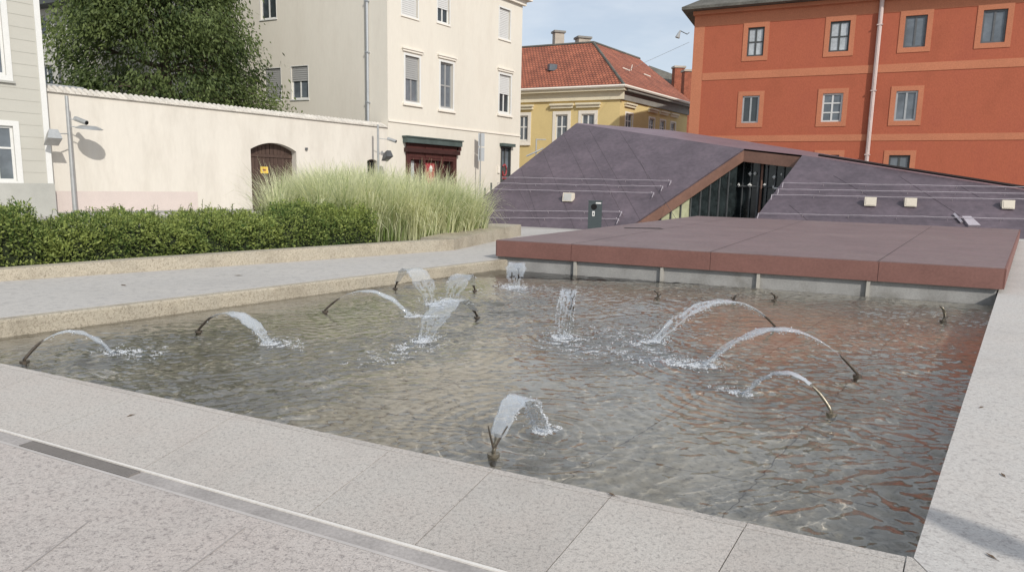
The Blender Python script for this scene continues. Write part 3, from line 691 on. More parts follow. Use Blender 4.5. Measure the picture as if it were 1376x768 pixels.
# shopfront
mb = MB(); u0, u1, z0, z1 = por; wd = u1-u0
mb.box(FH, u0, u0+.35, 0, z1, -.2, .12); mb.box(FH, u1-.35, u1, 0, z1, -.2, .12); mb.box(FH, u0+.35, u1-.35, z1-1.15, z1-.03, -.2, .10)
mb.box(FH, u0+wd*.32, u0+wd*.36, 0, z1-1.15, -.2, .1); mb.box(FH, u0+wd*.68, u0+wd*.72, 0, z1-1.15, -.2, .1)
sf = mb.build('shopfront', 'redwood', th); sf['label'] = 'dark red carved wooden shopfront with double cornice'
mb = MB(); mb.box(FH, u0-.25, u1+.25, z1-.12, z1+.22, -.01, .42); mb.box(FH, u0-.32, u1+.32, z1+.222, z1+.30, -.01, .5); mb.build('top_cornice', 'tin', sf)
mb = MB(); zz = FH.uz(578, 203)[1]; mb.box(FH, u0-.15, u1+.15, zz-.16, zz+.1, -.01, .32); mb.build('lower_cornice', 'redwood_d', sf)
mb = MB()
for (a, b) in ((.37,.67),): mb.box(FH, u0+wd*a, u0+wd*b, 0, zz-.2, -.32, -.2)
mb.build('door', 'redwood', sf)
mb = MB(); mb.box(FH, u0+wd*.73, u1-.36, .1, zz-.22, -.35, -.25); mb.build('side_recess', 'redwood_d', sf)
mb = MB(); mb.box(FH, u0+.36, u0+wd*.31, .1, zz-.22, -.3, -.22); mb.build('side_panel', 'redwood', sf)
mb = MB(); mb.box(FH, u0+.5, u0+wd*.20, .8, zz-.7, -.22, -.2); mb.build('display_pane', 'glass_c', sf)
mb = MB()
for (a, b) in ((.03,.32), (.35,.68), (.71,.97)): mb.box(FH, u0+wd*a, u0+wd*b, z1-1.0, z1-.3, .1, .135)
mb.build('frieze_panel', 'redwood', sf)
mb = MB(); mb.box(FH, u0+wd*.42, u0+wd*.60, 1.2, zz-.75, -.2, -.185); po = mb.build('poster', 'red', sf)
mb = MB(); ca = FH.P(u0+wd*.52, zz-1.15, -.17); mb.tube([ca+Vector((0,0,-.22)), ca, ca+Vector((0,0,.2))], lambda t: .04+.10*math.sin(math.pi*min(1, t*.9+.05)), 8); mb.build('poster_figure', 'white', sf)
# small door with a red loop sign
mb = MB(); u0, u1, z0, z1 = sd
mb.box(FH, u0, u0+.12, 0, z1, -.2, .03); mb.box(FH, u1-.12, u1, 0, z1, -.2, .03); mb.box(FH, u0+.12, u1-.12, z1-.12, z1, -.2, .03); mb.box(FH, u0+.12, u1-.12, 0, z1-1.55, -.18, -.1); mb.box(FH, (u0+u1)/2-.05, (u0+u1)/2+.05, z1-1.55, z1-.12, -.18, -.08)
dr = mb.build('door', 'darkframe', th); dr['label'] = 'narrow black house door with a red looped emblem'
mb = MB(); mb.box(FH, u0+.1, u1-.1, z1-1.55, z1-.1, -.2, -.15); mb.build('pane', 'glass_b', dr)
mb = MB(); mb.box(FH, u0-.15, u1+.15, z1+.003, z1+.22, -.01, .35); mb.build('hood', 'tin', dr)
mb = MB(); uu, zz = FH.uz(678.7, 229); pts = [FH.P(uu+.22*math.sin(a)*1.1, zz+.02+.42*math.cos(a)+(0 if a < 4.6 else (a-4.6)*-.12), -.06) for a in [-.9+k*.42 for k in range(14)]]
pts += [FH.P(uu-.22, zz-.62, -.06), FH.P(uu+.3, zz-.6, -.06)]; mb.tube(pts, .06, 6); mb.build('emblem', 'red', dr)
mb = MB(); uu, zz = FH.uz(669.5, 228); mb.box(FH, uu-.12, uu+.12, zz-.25, zz+.25, -.01, .1); mb.build('letter_box', 'pale_trim', th)
mb = MB(); uu, zz = FH.uz(616, 197); mb.box(FH, uu-.16, uu+.16, zz-.3, zz+.3, -.01, .14); mb.build('wall_plaque', 'redwood', th)

# poles with cameras and floodlights in front of the wall
def pole(px0, px_base, py_top, d, fixtures, label, r=.055, F=FW, grp='metal poles along the garden wall', zt=None):
    u, z = F.uz(px_base, 240); zt = zt or F.uz(px0, py_top)[1]
    base = F.P(u, 0, d); t = thing('camera_pole', base, label, 'pole', grp)
    mb = MB(); mb.tube([base+Vector((0,0,-.1)), base+Vector((0,0,zt))], lambda f: r*(1.15-.3*f), 10); mb.build('post', 'steel', t, smooth=False)
    for (dx, dz, dw, kind) in fixtures:
        q = base+Vector((B.x*dx+NR.x*dw, B.y*dx+NR.y*dw, dz)); arm = MB(); arm.tube([base+Vector((0,0,dz+.05)), q], .022, 6); ob = arm.build('arm', 'steel', t)
        if kind == 'flood':
            h = MB(); ax = Vector((B.x, B.y, 0)); ax2 = Vector((NR.x, NR.y, 0)); c = q
            P = []
            for (sx, sy, sz) in ((-1,-1,-1),(1,-1,-1),(1,1,-1),(-1,1,-1),(-.6,-.6,1),(.6,-.6,1),(.6,.6,1),(-.6,.6,1)):
                P.append(c+ax*.26*sx+ax2*.24*sy+Vector((0,0,-.12+.2*sz+.14*sy)))
            for f in ((0,1,2,3),(4,7,6,5),(0,4,5,1),(1,5,6,2),(2,6,7,3),(3,7,4,0)): h.face([P[k] for k in f])
            h.build('floodlight', 'steel_d' if dx > 0 and d < 1.2 else 'steel', t)
        elif kind == 'disc':
            h = MB(); ax = Vector((B.x, B.y, 0)); ax2 = Vector((NR.x*.12, NR.y*.12, .99)); pts = [q+ax2*-.03, q+ax2*.0, q+ax2*.1]; h.tube(pts, lambda f: (.5, .5) if f < .6 else (.3, .3), 14); h.build('lamp_head', 'steel', t)
        elif kind == 'cam':
            h = MB(); dd = Vector((B.x*.3+NR.x*.6, B.y*.3+NR.y*.6, -.22)).normalized(); h.tube([q-dd*.25, q+dd*.3], .1, 10); h.build('camera_housing', 'steel', t)
            h = MB(); h.tube([q+dd*.29, q+dd*.33], .075, 10); h.build('lens', 'black', t)
    return t
pole(72, 88, 124, .75, [(.62, 3.55, .35, 'disc'), (-.7, 3.25, .3, 'flood'), (.35, 3.85, .25, 'cam')], 'tall galvanised pole with two lamp heads beside the clapboard house', .075, zt=4.8)
pole(492, 495, 168, .9, [(.5, 3.35, .25, 'flood'), (.75, 4.15, .35, 'cam')], 'galvanised pole with a dark floodlight and camera near the arched wall window', .075)
u, z = FH.uz(697, 230); b_ = FH.P(u+.6, 0, 1.2)
t = thing('camera_pole', b_, 'thin grey pole with sideways arms at the far corner of the cream house', 'pole', 'metal poles along the garden wall')
mb = MB(); zt = FH.uz(697, 188)[1]+.1; mb.tube([b_, b_+Vector((0,0,zt))], .055); mb.build('post', 'steel', t)
mb = MB(); mb.tube([b_+Vector((0,0,zt-.05)), b_+Vector((.75,0,zt-.05))], .04); mb.build('top_arm', 'steel', t)
mb = MB(); mb.tube([b_+Vector((-.75,-.2,zt-1.35)), b_+Vector((.0,-.15,zt-1.0)), b_+Vector((.55,-.1,zt-.72))], lambda f: .06+.03*math.sin(f*6), 8); mb.build('camera_housing', 'steel', t)
# two-plate street sign seen from behind
us, _ = FH.uz(643.5, 200); b_ = FH.P(us, 0, 1.8); uu = FH.uz(643.5, 200)
b_ = at_depth(645, 255, FH.P(us, 0).y-.9); b_.z = 0
t = thing('street_sign', b_, 'slim post with two grey sign plates one above the other near the shopfront', 'sign')
zt = EYE+(247-180)/FPX*b_.y; zb = EYE+(247-216)/FPX*b_.y
mb = MB(); mb.tube([b_, b_+Vector((0,0,zt))], .04); mb.build('post', 'steel', t)
for (a, b) in ((zb, zb+(zt-zb)*.48), (zb+(zt-zb)*.52, zt)):
    mb = MB(); mb.cuboid(b_+Vector((.05,.06,a)), .46, .03, b-a, .35); mb.build('sign_plate', 'pipe_w', t)
    mb = MB(); mb.cuboid(b_+Vector((-.06,.03,a+.1)), .06, .06, (b-a)-.2, .35); mb.build('bracket', 'steel_d', t)

# ------------------------------------------------------------------ tree behind the wall
tc_ = at_depth(222, 100, 41); tc_.z = -.3
tr = thing('conifer_tree', tc_, 'big dark green evergreen tree with drooping sprays behind the garden wall', 'tree')
mb = MB(); mb.tube([tc_, tc_+Vector((.1,0,5)), tc_+Vector((-.1,.1,11)), tc_+Vector((0,0,19))], lambda f: .5*(1-f)+.06, 10); trunk = mb.build('trunk', 'bark', tr, smooth=True)
lb = MB(); clumps = []
random.seed(21)
def crown_r(z):                               # radius against height
    f = (z-1.5)/21; return 5.75*(min(1, (f*6+.66)))*(1-max(0, f-.18)**1.15*1.05) if f < 1 else .2
for k in range(520):
    z = random.uniform(2.2, 20.5); az = random.uniform(0, 2*math.pi)
    r = crown_r(z)*(.62+.42*random.random()**.6)*(1+.13*math.sin(az*3+z*.9)+.08*math.sin(az*7-z*1.7))
    c = tc_+Vector((math.cos(az)*r, math.sin(az)*r, z))
    ahead = (Vector((c.x, c.y))-FW.o).dot(NR)
    if ahead > -1.9: c -= Vector((NR.x, NR.y, 0))*(ahead+1.9)
    clumps.append((c, Vector((math.cos(az), math.sin(az), 0)), random.gauss(0,.14), random.uniform(.6,1.25)))
    if k % 3 == 0: lb.tube([tc_+Vector((0,0,z*.96)), tc_+Vector((math.cos(az)*r*.6, math.sin(az)*r*.6, z+.35)), c], lambda f: .09*(1-f)+.015, 5)
lb.build('limbs', 'bark', tr)
mb = MB(); sh = []
for c, o, s, sz in clumps:
    for _ in range(230):
        v = Vector((random.gauss(0,.52), random.gauss(0,.52), random.gauss(-.1,.42)))*sz*1.15; v.z -= .35*random.random()**2*sz*(1+random.random()*2)
        p = c+v
        if (Vector((p.x, p.y))-FW.o).dot(NR) > -.9: continue
        d = (o*.45+Vector((random.gauss(0,.4), random.gauss(0,.4), -.75+random.gauss(0,.4)))).normalized()
        l = random.uniform(.14,.36); w = random.uniform(.03,.07); a = d.cross(Vector((random.gauss(0,1), random.gauss(0,1), random.gauss(0,1)))).normalized()
        i = len(mb.v); mb.v += [tuple(x) for x in (p-d*l*.4, p+a*w, p+d*l*.6, p-a*w)]; mb.f.append((i,i+1,i+2,i+3)); mb.uv.append(None); sh.append(.42+s+random.gauss(0,.12))
mb.build('crown', 'tree', tr, recalc=False, shade=sh)

# ------------------------------------------------------------------ yellow house
oY = at_depth(833, 150, 62); FY = Fr((oY.x, oY.y), A, NF); FYr = Fr((oY.x, oY.y), B, NR)
yh = thing('yellow_house', (oY.x, oY.y, 0), 'yellow house with a red clay tiled roof beyond the museum', 'house')
zY = FY.uz(833, 122)[1]; LA, LB_ = 26, 15
wy = [FY.rect(746.5,154,762.5,190), FY.rect(781,153,798.5,189), FY.rect(697,155.5,709.5,189)]
wr = [FYr.rect(840.5,153.5,849.5,172), FYr.rect(872,159,879,175), FYr.rect(887,162,893.5,177), FYr.rect(901,164.5,907,178)]
hr = sum(h[3]-h[2] for h in wr)/4; zt_ = sum(h[3] for h in wr)/4; wr = [(h[0], h[1], zt_-max(hr, 1.6), zt_) for h in wr]
mb = MB(); facade(mb, FY, 0, LA, -.4, zY, wy, .2); facade(mb, FYr, 0, LB_, -.4, zY, wr, .2)
mb.face([FYr.P(LB_,-.4), FYr.P(LB_,zY), FYr.P(LB_,zY,-12), FYr.P(LB_,-.4,-12)]); mb.build('wall', 'yellow', yh)
for h in wy: window(FY, h, yh, .15, 'white', 'glass_b', 0, 'shut_w', 2, (.55,), .13, ('pale_trim', .3, .05), ('cream_trim', .55, .42, .5, .35), ('pale_trim', .15, .3, .15))
for h in wr: window(FYr, h, yh, .15, 'white', 'glass_b', 0, 'shut_w', 2, (.6,), .1, ('pale_trim', .15, .04), ('cream_trim', .55, .35, .35, .3))
mb = MB(); mb.box(FY, -.35, LA, zY-.75, zY-.002, -.01, .18); mb.box(FY, -.5, LA, zY, zY+.3, -.5, .6); mb.build('eave', 'cream_trim', yh)
mb = MB(); mb.box(FYr, .2, LB_, zY-.75, zY-.004, -.01, .18); mb.box(FYr, .3, LB_+.3, zY-.003, zY+.297, -.5, .6); mb.build('side_eave', 'grey_eave', yh)
mb = MB(); mb.tube([FY.P(-.6, zY+.34, .68), FY.P(LA, zY+.34, .68)], .13, 6); mb.tube([FYr.P(-.6, zY+.34, .68), FYr.P(LB_+.3, zY+.34, .68)], .13, 6); mb.build('gutter', 'pale_trim', yh)
zR = 15.75; wv = 6.0
e0 = FY.P(-.62, zY+.3, 0)+Vector((NF.x*.6+0, NF.y*.6, 0)); K = Vector((oY.x, oY.y))
def PY(a, b, z): p = K+A*a+B*b; return Vector((p.x, p.y, z))
q0 = PY(-.7,-.7,zY+.32); rt = PY(wv, wv, zR); lt = PY(LA, wv, zR); le = PY(LA, -.7, zY+.32); re_ = PY(-.7, LB_+.3, zY+.32); rr = PY(wv, LB_+1.0, zR)
mb = MB()
def uvface(pts, u, v):
    o = pts[0]; mb.face(pts, [((p-o).dot(u), (p-o).dot(v)) for p in pts])
ua = (le-q0).normalized(); va = (rt-q0); va = (va-ua*va.dot(ua)).normalized(); uvface([q0, le, lt, rt], ua, va)
ub = (re_-q0).normalized(); vb = (rt-q0); vb = (vb-ub*vb.dot(ub)).normalized(); uvface([q0, re_, rr, rt], ub, vb)
be = PY(LA, 13, zY); br_ = PY(12.7, LB_+.3, zY); bi = PY(12.7, 12.7, zY)
uvface([lt, rt, bi, be], ua, va); uvface([rr, rt, bi, br_], ub, vb); rf = mb.build('roof', 'tile', yh, recalc=False)
mb = MB(); mb.tube([q0, rt], .13, 6); mb.tube([rt, lt], .15, 6); mb.tube([rt, rr], .15, 6); mb.build('ridge_tiles', 'roofgrey', rf)
mb = MB(); mb.face([re_, rr, br_]); mb.build('gable', 'roofgrey', yh, recalc=False)
for (px, py0, py1, w_) in ((750, 43, 60, 1.0), (783, 51, 60, 1.3)):
    p = at_depth(px, py1, 72); zt = at_depth(px, py0, 72).z; mb = MB(); mb.cuboid((p.x, p.y, p.z-1.5), w_, w_*.8, zt-p.z+1.35, .3); c_ = mb.build('chimney', 'chimney', rf)
    mb = MB(); mb.cuboid((p.x, p.y, zt-.149), w_+.25, w_*.8+.25, .2, .3); mb.build('chimney_cap', 'grey_eave', rf)
def on_roof(px, py):                          # roof plane of the left wing
    n = (le-q0).cross(rt-q0); d = ray(px, py); return CAM+d*((q0-CAM).dot(n)/d.dot(n))
p = on_roof(742, 94); mb = MB(); mb.cuboid(p-Vector((0,0,.1)), .8, .5, .6, .4); mb.build('roof_window', 'glass_b', rf)
n2 = (re_-q0).cross(rt-q0)
for (px, py) in ((842, 96), (870, 104)):
    d = ray(px, py); p = CAM+d*((q0-CAM).dot(n2)/d.dot(n2)); mb = MB(); mb.tube([p+Vector((-.4,-.1,.3)), p+Vector((.3,-.1,.05))], .06, 6)
    if px == 842: mb.tube([p+Vector((.4,-.1,.05)), p+Vector((.5,-.1,.6))], .045, 6)
    mb.build('roof_vent', 'pale_trim', rf)
# brown-roofed house further back with brick chimneys
p1 = at_depth(888, 94, 84); p2 = at_depth(922, 106, 84)
dh = thing('brown_roofed_house', (p2.x, p2.y, 0), 'distant house with a dark brown roof and brick chimneys beside the yellow house', 'house')
mb = MB(); ea = at_depth(872, 150, 80); eb = at_depth(950, 150, 80); ra = at_depth(872, 88, 86); rb = at_depth(950, 116, 86)
mb.face([ea, eb, rb, ra]); mb.face([ra, rb, rb+Vector((1,7,-5)), ra+Vector((1,7,-5))]); mb.build('roof', 'roofgrey', dh, recalc=False)
mb = MB(); mb.prism([ea+Vector((0,.4,-.15)), eb+Vector((0,.4,-.15)), eb+Vector((0,10,-.15)), ea+Vector((0,10,-.15))], -.4); mb.build('wall', 'brick', dh)
for (xa, xb, ya, yb, yy) in ((905,917,92,125,83), (918,929,97,150,78)):
    a = at_depth(xa, ya, yy); b = at_depth(xb, yb, yy); mb = MB(); mb.cuboid(((a.x+b.x)/2, yy, b.z), b.x-a.x, 1.0, a.z-b.z, .1); c_ = mb.build('chimney', 'brick', dh)
    mb = MB(); mb.cuboid(((a.x+b.x)/2, yy, a.z), b.x-a.x+.2, 1.2, .22, .1); mb.build('chimney_cap', 'chimney', dh)
# lamp on an overhead wire across the gap
a = at_depth(800, 108, 60); b = at_depth(926, 57, 49); 
t = thing('hanging_lamp', at_depth(914, 46, 49.5), 'small street lamp hanging on an overhead wire against the sky', 'street lamp')
p = at_depth(914, 44, 49.5); mb = MB(); mb.tube([p+Vector((-.18,0,-.35)), p+Vector((-.1,0,-.1)), p+Vector((0,0,.15))], lambda f: .17-.13*f, 8); mb.build('lamp_head', 'steel', t)
mb = MB(); mb.tube([p+Vector((0,0,.12)), p+Vector((.5,0,-.1)), at_depth(926, 44, 48.6)], .03, 4); mb.build('bracket', 'steel_d', t)
q = at_depth(840, 96, 62); mb = MB(); mb.tube([at_depth(926, 57, 48.6), q], .012, 4); mb.build('wire', 'pipe_w', t)

# ------------------------------------------------------------------ orange building
oO = at_depth(927, 150, 49); FO = Fr((oO.x, oO.y), -A, NF)
ob = thing('orange_building', (oO.x, oO.y, 0), 'long orange red plastered building with paler orange bands and window surrounds', 'building')
rows = [[(1004.4,37,1026.5,75.6), (1114.8,28.7,1141.4,69.5), (1215.4,21,1244.8,63.5), (1319.7,12.7,1352.4,57.4)], [(997,128.5,1019.6,164.8), (1104.5,125.5,1131.7,163.8), (1202.7,122.4,1232,162.6)], [(1193,208.6,1221.5,246), (1099,208,1126,246)]]
holes = []; zrow = []
for rr_ in rows:
    hh = [FO.rect(*x) for x in rr_]; z0 = [h[2] for h in hh]; z1 = [h[3] for h in hh]
    holes += [(h[0], h[1], h[2]*.5+.5*sum(z0)/len(z0), h[3]*.5+.5*sum(z1)/len(z1)) for h in hh]
zO = FO.uz(933, 17)[1]
mb = MB(); facade(mb, FO, 0, 42, -.4, zO, holes, .16)
mb.face([FO.P(0,-.4), FO.P(0,zO), FO.P(0,zO,-22), FO.P(0,-.4,-22)]); mb.face([FO.P(0,zO), FO.P(42,zO), FO.P(42,zO,-22), FO.P(0,zO,-22)]); mb.build('wall', 'orange', ob)
styles = [('darkframe','glass_c'), ('darkframe','glass_c'), ('steel_d','glass_b'), ('steel_d','glass_b'), ('steel','glass'), ('shut_w','glass_b'), ('steel','glass_b'), ('darkframe','glass_b'), ('darkframe','glass')]
for h, (f, g) in zip(holes, styles): window(FO, h, ob, .14, f, g, 0, 'shut_w', 2, (.33,.66) if f == 'shut_w' else ((.5,) if g == 'glass_c' else ()), .11, ('orange_l', .30, .035))
def band_z(ya, xa, yb, xb): return (FO.uz(xa, ya)[1]+FO.uz(xb, yb)[1])/2
for (a, b) in ((band_z(97.5,942,79,1376), band_z(108,942,90,1376)), (band_z(182.5,975,178,1376), band_z(190.5,975,188,1376))):
    mb = MB(); u0 = .72
    mb.box(FO, u0, 42, b, a, -.01, .03); mb.build('band', 'orange_l', ob)
mb = MB(); mb.box(FO, -.02, .7, -.38, zO-1.02, -.4, .034); mb.build('corner_band', 'orange_l', ob)
mb = MB(); mb.box(FO, -.02, 42, zO-1.0, zO-.25, -.01, .03); mb.box(FO, -.1, 42, zO-.25, zO, -.01, .3); mb.build('cornice_band', 'orange_l', ob)
mb = MB(); e = [FO.P(-.8, zO+.02, .9), FO.P(42, zO+.02, .9), FO.P(42, zO+.02, -23), FO.P(-.8, zO+.02, -23)]; rg = [FO.P(6, zO+6, -11), FO.P(42, zO+6, -11)]
up_ = Vector((0,0,.18)); ee = [p+up_ for p in e]
mb.face(e[::-1]); mb.face([e[0], e[1], ee[1], ee[0]]); mb.face([e[3], e[0], ee[0], ee[3]]); mb.face([ee[0], ee[1], rg[1], rg[0]]); mb.face([ee[3], ee[0], rg[0]]); mb.face([ee[2], ee[3], rg[0], rg[1]]); mb.build('roof', 'roofgrey', ob)
ua, ub = FO.uz(1187, 0)[0], FO.uz(1163, 213)[0]; u = (ua+ub)/2
mb = MB(); mb.tube([FO.P(u, -.3, .17), FO.P(u, zO-.3, .17), FO.P(u, zO+.1, .7)], .13, 10); 
for z in (4, 8, 12): mb.box(FO, u-.17, u+.17, z, z+.06, 0, .31)
mb.build('downpipe', 'pipe_p', ob)

# ------------------------------------------------------------------ museum with the folded purple roof
DZ = .42
PFL, PFR, PBR, PBL = gp(668,322,DZ), gp(1350,360,DZ), gp(1370,308,DZ), gp(937,290,DZ)
NBk = Vector((-NF.x, -NF.y)); SL = R(33)
Q = PBR.to_2d() + NBk*.9; Z0 = -.4
pn = Vector((-NBk.x*math.sin(SL), -NBk.y*math.sin(SL), math.cos(SL))); Q3 = Vector((Q.x, Q.y, Z0))
def roof(px, py):
    d = ray(px, py); return CAM + d*((Q3-CAM).dot(pn)/d.dot(pn))
A3 = Vector((-A.x, -A.y, 0)); S3v = Vector((NBk.x*math.cos(SL), NBk.y*math.cos(SL), math.sin(SL)))
def ab(p): v = p-Q3; return v.dot(A3), v.dot(S3v)
def fromab(a, b): return Q3+A3*a+S3v*b
def to_base(p, q):                            # line p->q on the plane continued to the base
    (a0, b0_), (a1, b1_) = ab(p), ab(q); t = b0_/(b0_-b1_); return fromab(a0+(a1-a0)*t, 0.0)
P1 = roof(774,166); C1, C2 = roof(1000,200), roof(1078,208.5); RR = roof(1376,255.5); RE = roof(1560,284)
Lb = to_base(P1, roof(652,262)); Cb1 = to_base(C1, roof(848,303)); Cb2 = to_base(C2, roof(1015,293)); Rb = fromab(ab(RE)[0]+1, 0)
mu = thing('museum', Q3, 'low museum under a folded purple metal roof with a cut out glass entrance', 'museum')
mb = MB(); poly = [Lb, P1, C1, Cb1]; mb.face(poly); mb.face([p-pn*.08 for p in poly][::-1])
for i in range(4): a, b = poly[i], poly[(i+1) % 4]; mb.face([a, a-pn*.08, b-pn*.08, b])
poly = [Cb2, C2, RR, RE, Rb]; mb.face(poly); mb.face([p-pn*.08 for p in poly][::-1])
for i in range(5): a, b = poly[i], poly[(i+1) % 5]; mb.face([a, a-pn*.08, b-pn*.08, b])
rf = mb.build('roof_slope', 'purple', mu)
bk = [at_depth(776,165.2,P1.y+1.5), at_depth(900,175,roof(900,185).y+3.5), at_depth(1000,189.5,C1.y+5), at_depth(1100,205.5,roof(1100,213).y+4.5), at_depth(1376,251.5,RR.y+3), at_depth(1560,280,RE.y+2)]
fr_ = [P1, P1.lerp(C1, .55), C1, C2, RR, RE]
mb = MB()
for i in range(5): mb.face([fr_[i], fr_[i+1], bk[i+1], bk[i]])
for i in range(5): mb.face([bk[i], bk[i+1], Vector((bk[i+1].x, bk[i+1].y, -.4)), Vector((bk[i].x, bk[i].y, -.4))])
mb.build('upper_roof', 'purple_top', mu, recalc=False)
mb = MB(); mb.tube([roof(1100,209)+Vector((0,0,.03)), RR.lerp(C2, .5)+Vector((0,0,.12)), RR+Vector((0,0,.12)), RE+Vector((0,0,.12))], .07, 6); mb.build('ridge_trim', 'seam', mu)
# the copper edge of the cut and the glass underneath
nl = (C1-Cb1).to_2d().normalized(); nl = Vector((nl.y, -nl.x)); nl3 = Vector((nl.x, nl.y, 0)); nt3 = Vector((NF.x, NF.y, 0))
dz = Vector((0,0,-.09))
mb = MB(); mb.drop(Cb1+dz, C1+dz, .55, .12, nl3); mb.drop(C1+dz, C2+dz, .55, .12, (NF.x, NF.y, 0)); mb.build('cut_fascia', 'copper', mu)
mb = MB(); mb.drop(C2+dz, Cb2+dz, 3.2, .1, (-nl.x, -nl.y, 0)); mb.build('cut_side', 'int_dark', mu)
nseg = 12
def mullion(pts, r):
    m_ = MB(); m_.tube(pts, r, 4); return m_.build('mullion', 'steel_d', mu)
for k in range(nseg):                         # glazing below the left edge
    a = Cb1.lerp(C1, k/nseg)-nl3*.35; b = Cb1.lerp(C1, (k+1)/nseg)-nl3*.35
    q = [Vector((a.x, a.y, -.6)), Vector((b.x, b.y, -.6)), b+Vector((0,0,-.5)), a+Vector((0,0,-.5))]
    g = MB(); g.face(q); g.build('glass_pane', 'green_refl' if k in (4, 5, 6) else 'int_glass', mu, recalc=False)  # three panes coloured pale green as if mirroring the grass
    if k: mullion([Vector((a.x, a.y, -.6))+nl3*.05, a+Vector((0,0,-.45))+nl3*.05], .045)
bA, bB = C1-nt3*.5-nl3*.5, C2-nt3*.5
for k in range(8):
    a, b = bA.lerp(bB, k/8), bA.lerp(bB, (k+1)/8); g = MB()
    g.face([Vector((a.x, a.y, -.6)), Vector((b.x, b.y, -.6)), b+Vector((0,0,-.3)), a+Vector((0,0,-.3))]); g.build('glass_pane', 'int_glass', mu, recalc=False)
for k in range(9):
    a = bA.lerp(bB, k/8)+nt3*.08; mullion([Vector((a.x, a.y, -.6)), a+Vector((0,0,-.35))], .07 if k == 3 else .035)
zt = bA.z-1.9
mullion([Vector((bA.x, bA.y, zt))+nt3*.08, Vector((bB.x, bB.y, zt))+nt3*.08], .05)
ds = MB()  # white shapes modelled in place of reflections glinting on the entrance glass
random.seed(5)
for k in range(11):
    a = bA.lerp(bB, .05+.9*random.random())+nt3*.12; ds.octa((a.x, a.y, zt+random.uniform(-.1,.7)), random.uniform(.05,.13), random.uniform(.06,.12))
ds.tube([bA.lerp(bB,.62)+nt3*.15+Vector((0,0,-1.75)), bA.lerp(bB,.85)+nt3*.15+Vector((0,0,-1.75))], .05, 4)
ds.build('entrance_glints', 'white', mu)
mb = MB(); a = bA.lerp(bB, .42)+nt3*.14; mb.tube([Vector((a.x, a.y, -.6)), a+Vector((0,0,-.4))], .06, 6); mb.build('entrance_post', 'copper', mu)
mb = MB(); mb.face([Vector((p.x, p.y, -.38)) for p in (Cb1, Cb2, C2, C1)]); mb.build('entrance_floor', 'conc', mu, recalc=False)
# sheet seams and rails on the slope
mb = MB()
for (pa, pb) in (((785,190), (838,290)), ((690,205+35), (720,298)), ((860,215), (872,240))):
    a, b = roof(*pa)+pn*.012, roof(*pb)+pn*.012; mb.tube([a, b], .012, 4)
mb.build('sheet_seam', 'seam_l', mu)
da = ab(roof(838,290)); db = ab(roof(785,190)); sk = (db[0]-da[0])/(db[1]-da[1])      # sheet joints run obliquely up the slope
for k in range(7):
    a0 = ab(Lb)[0]+1.6+k*1.75; mb = MB(); b0_ = .05; b1_ = 0
    (aP, bP), (aL, bL), (aC, bC), (aD, bD) = ab(P1), ab(Lb), ab(C1), ab(Cb1)
    for j in range(200):                      # up to the edge of the sheet
        bb = j*.05; aa = a0+sk*bb
        left = aL+(aP-aL)*bb/bP; right = aD+(aC-aD)*bb/bC; topb = bP+(bC-bP)*(aa-aP)/(aC-aP) if aa > aP else bP
        if left+.1 < aa < right-.2 and bb < topb-.1: b1_ = bb
        elif b1_ > 0: break
    if b1_ > .5:
        p, q = fromab(a0+sk*b0_, b0_)+pn*.004, fromab(a0+sk*b1_, b1_)+pn*.004; n = A3*.011; mb.face([p-n, q-n, q+n, p+n]); mb.build('sheet_joint', 'seam2', mu, recalc=False)
for (pa, pb) in (((1165,262), (1120,236)), ((1060,275), (1085,296)), ((1290,250), (1320,268)), ((1210,238), (1290,290))):
    mb = MB(); mb.tube([roof(*pa)+pn*.003, roof(*pb)+pn*.003], .008, 4); mb.build('sheet_seam', 'seam2', mu)
def rail(pa, pb, end='r', posts=5, legs=True):
    mb = MB(); a, b = roof(*pa)+pn*.14, roof(*pb)+pn*.14
    pts = [a.lerp(b, k/24)+pn*random.gauss(0,.008) for k in range(25)]
    mb.tube(pts, .014, 5)
    for k in range(posts+1): p = a.lerp(b, k/posts); mb.tube([p, p-pn*.15], .012, 4)
    e = b if end == 'r' else a
    mb.tube([e, e-S3v*.42], .018, 5); 
    if end == 'r': mb.octa(e-A3*.12, .05)
    mb.build('safety_rail', 'rail', mu)
for pa, pb in (((675,241),(902,246)), ((669,249),(891,253.5)), ((663,257),(879,262)), ((646,285.5),(836,287.5)), ((640,295),(832,297))): rail(pa, pb, 'r', 4)
for pa, pb in (((1052,249),(1420,256)), ((1046,257.5),(1420,264.5)), ((1037,265),(1420,272.5)), ((1019,290),(1420,299))): rail(pa, pb, 'l', 6)
mb = MB()
for (px, py) in ((651.5,263), (660,256)): p = roof(px, py); mb.tube([p, p+Vector((0,0,.42))], .05, 6)
mb.build('edge_post', 'steel_d', mu)
mb = MB(); p = roof(1282,289)+pn*.06; q = roof(1292,300)+pn*.06; mb.tube([p, q], .06, 4); mb.build('roof_strut', 'rail', mu)
mb = MB(); a, b, c, d = roof(1292,293), roof(1304,293), roof(1317,305), roof(1301,305); 
top = [x+pn*.1 for x in (a,b,c,d)]; bot = [x+pn*.0 for x in (a,b,c,d)]; mb.face(top)
for i in range(4): mb.face([top[i], bot[i], bot[(i+1)%4], top[(i+1)%4]])
mb.build('roof_hatch', 'rail', mu)
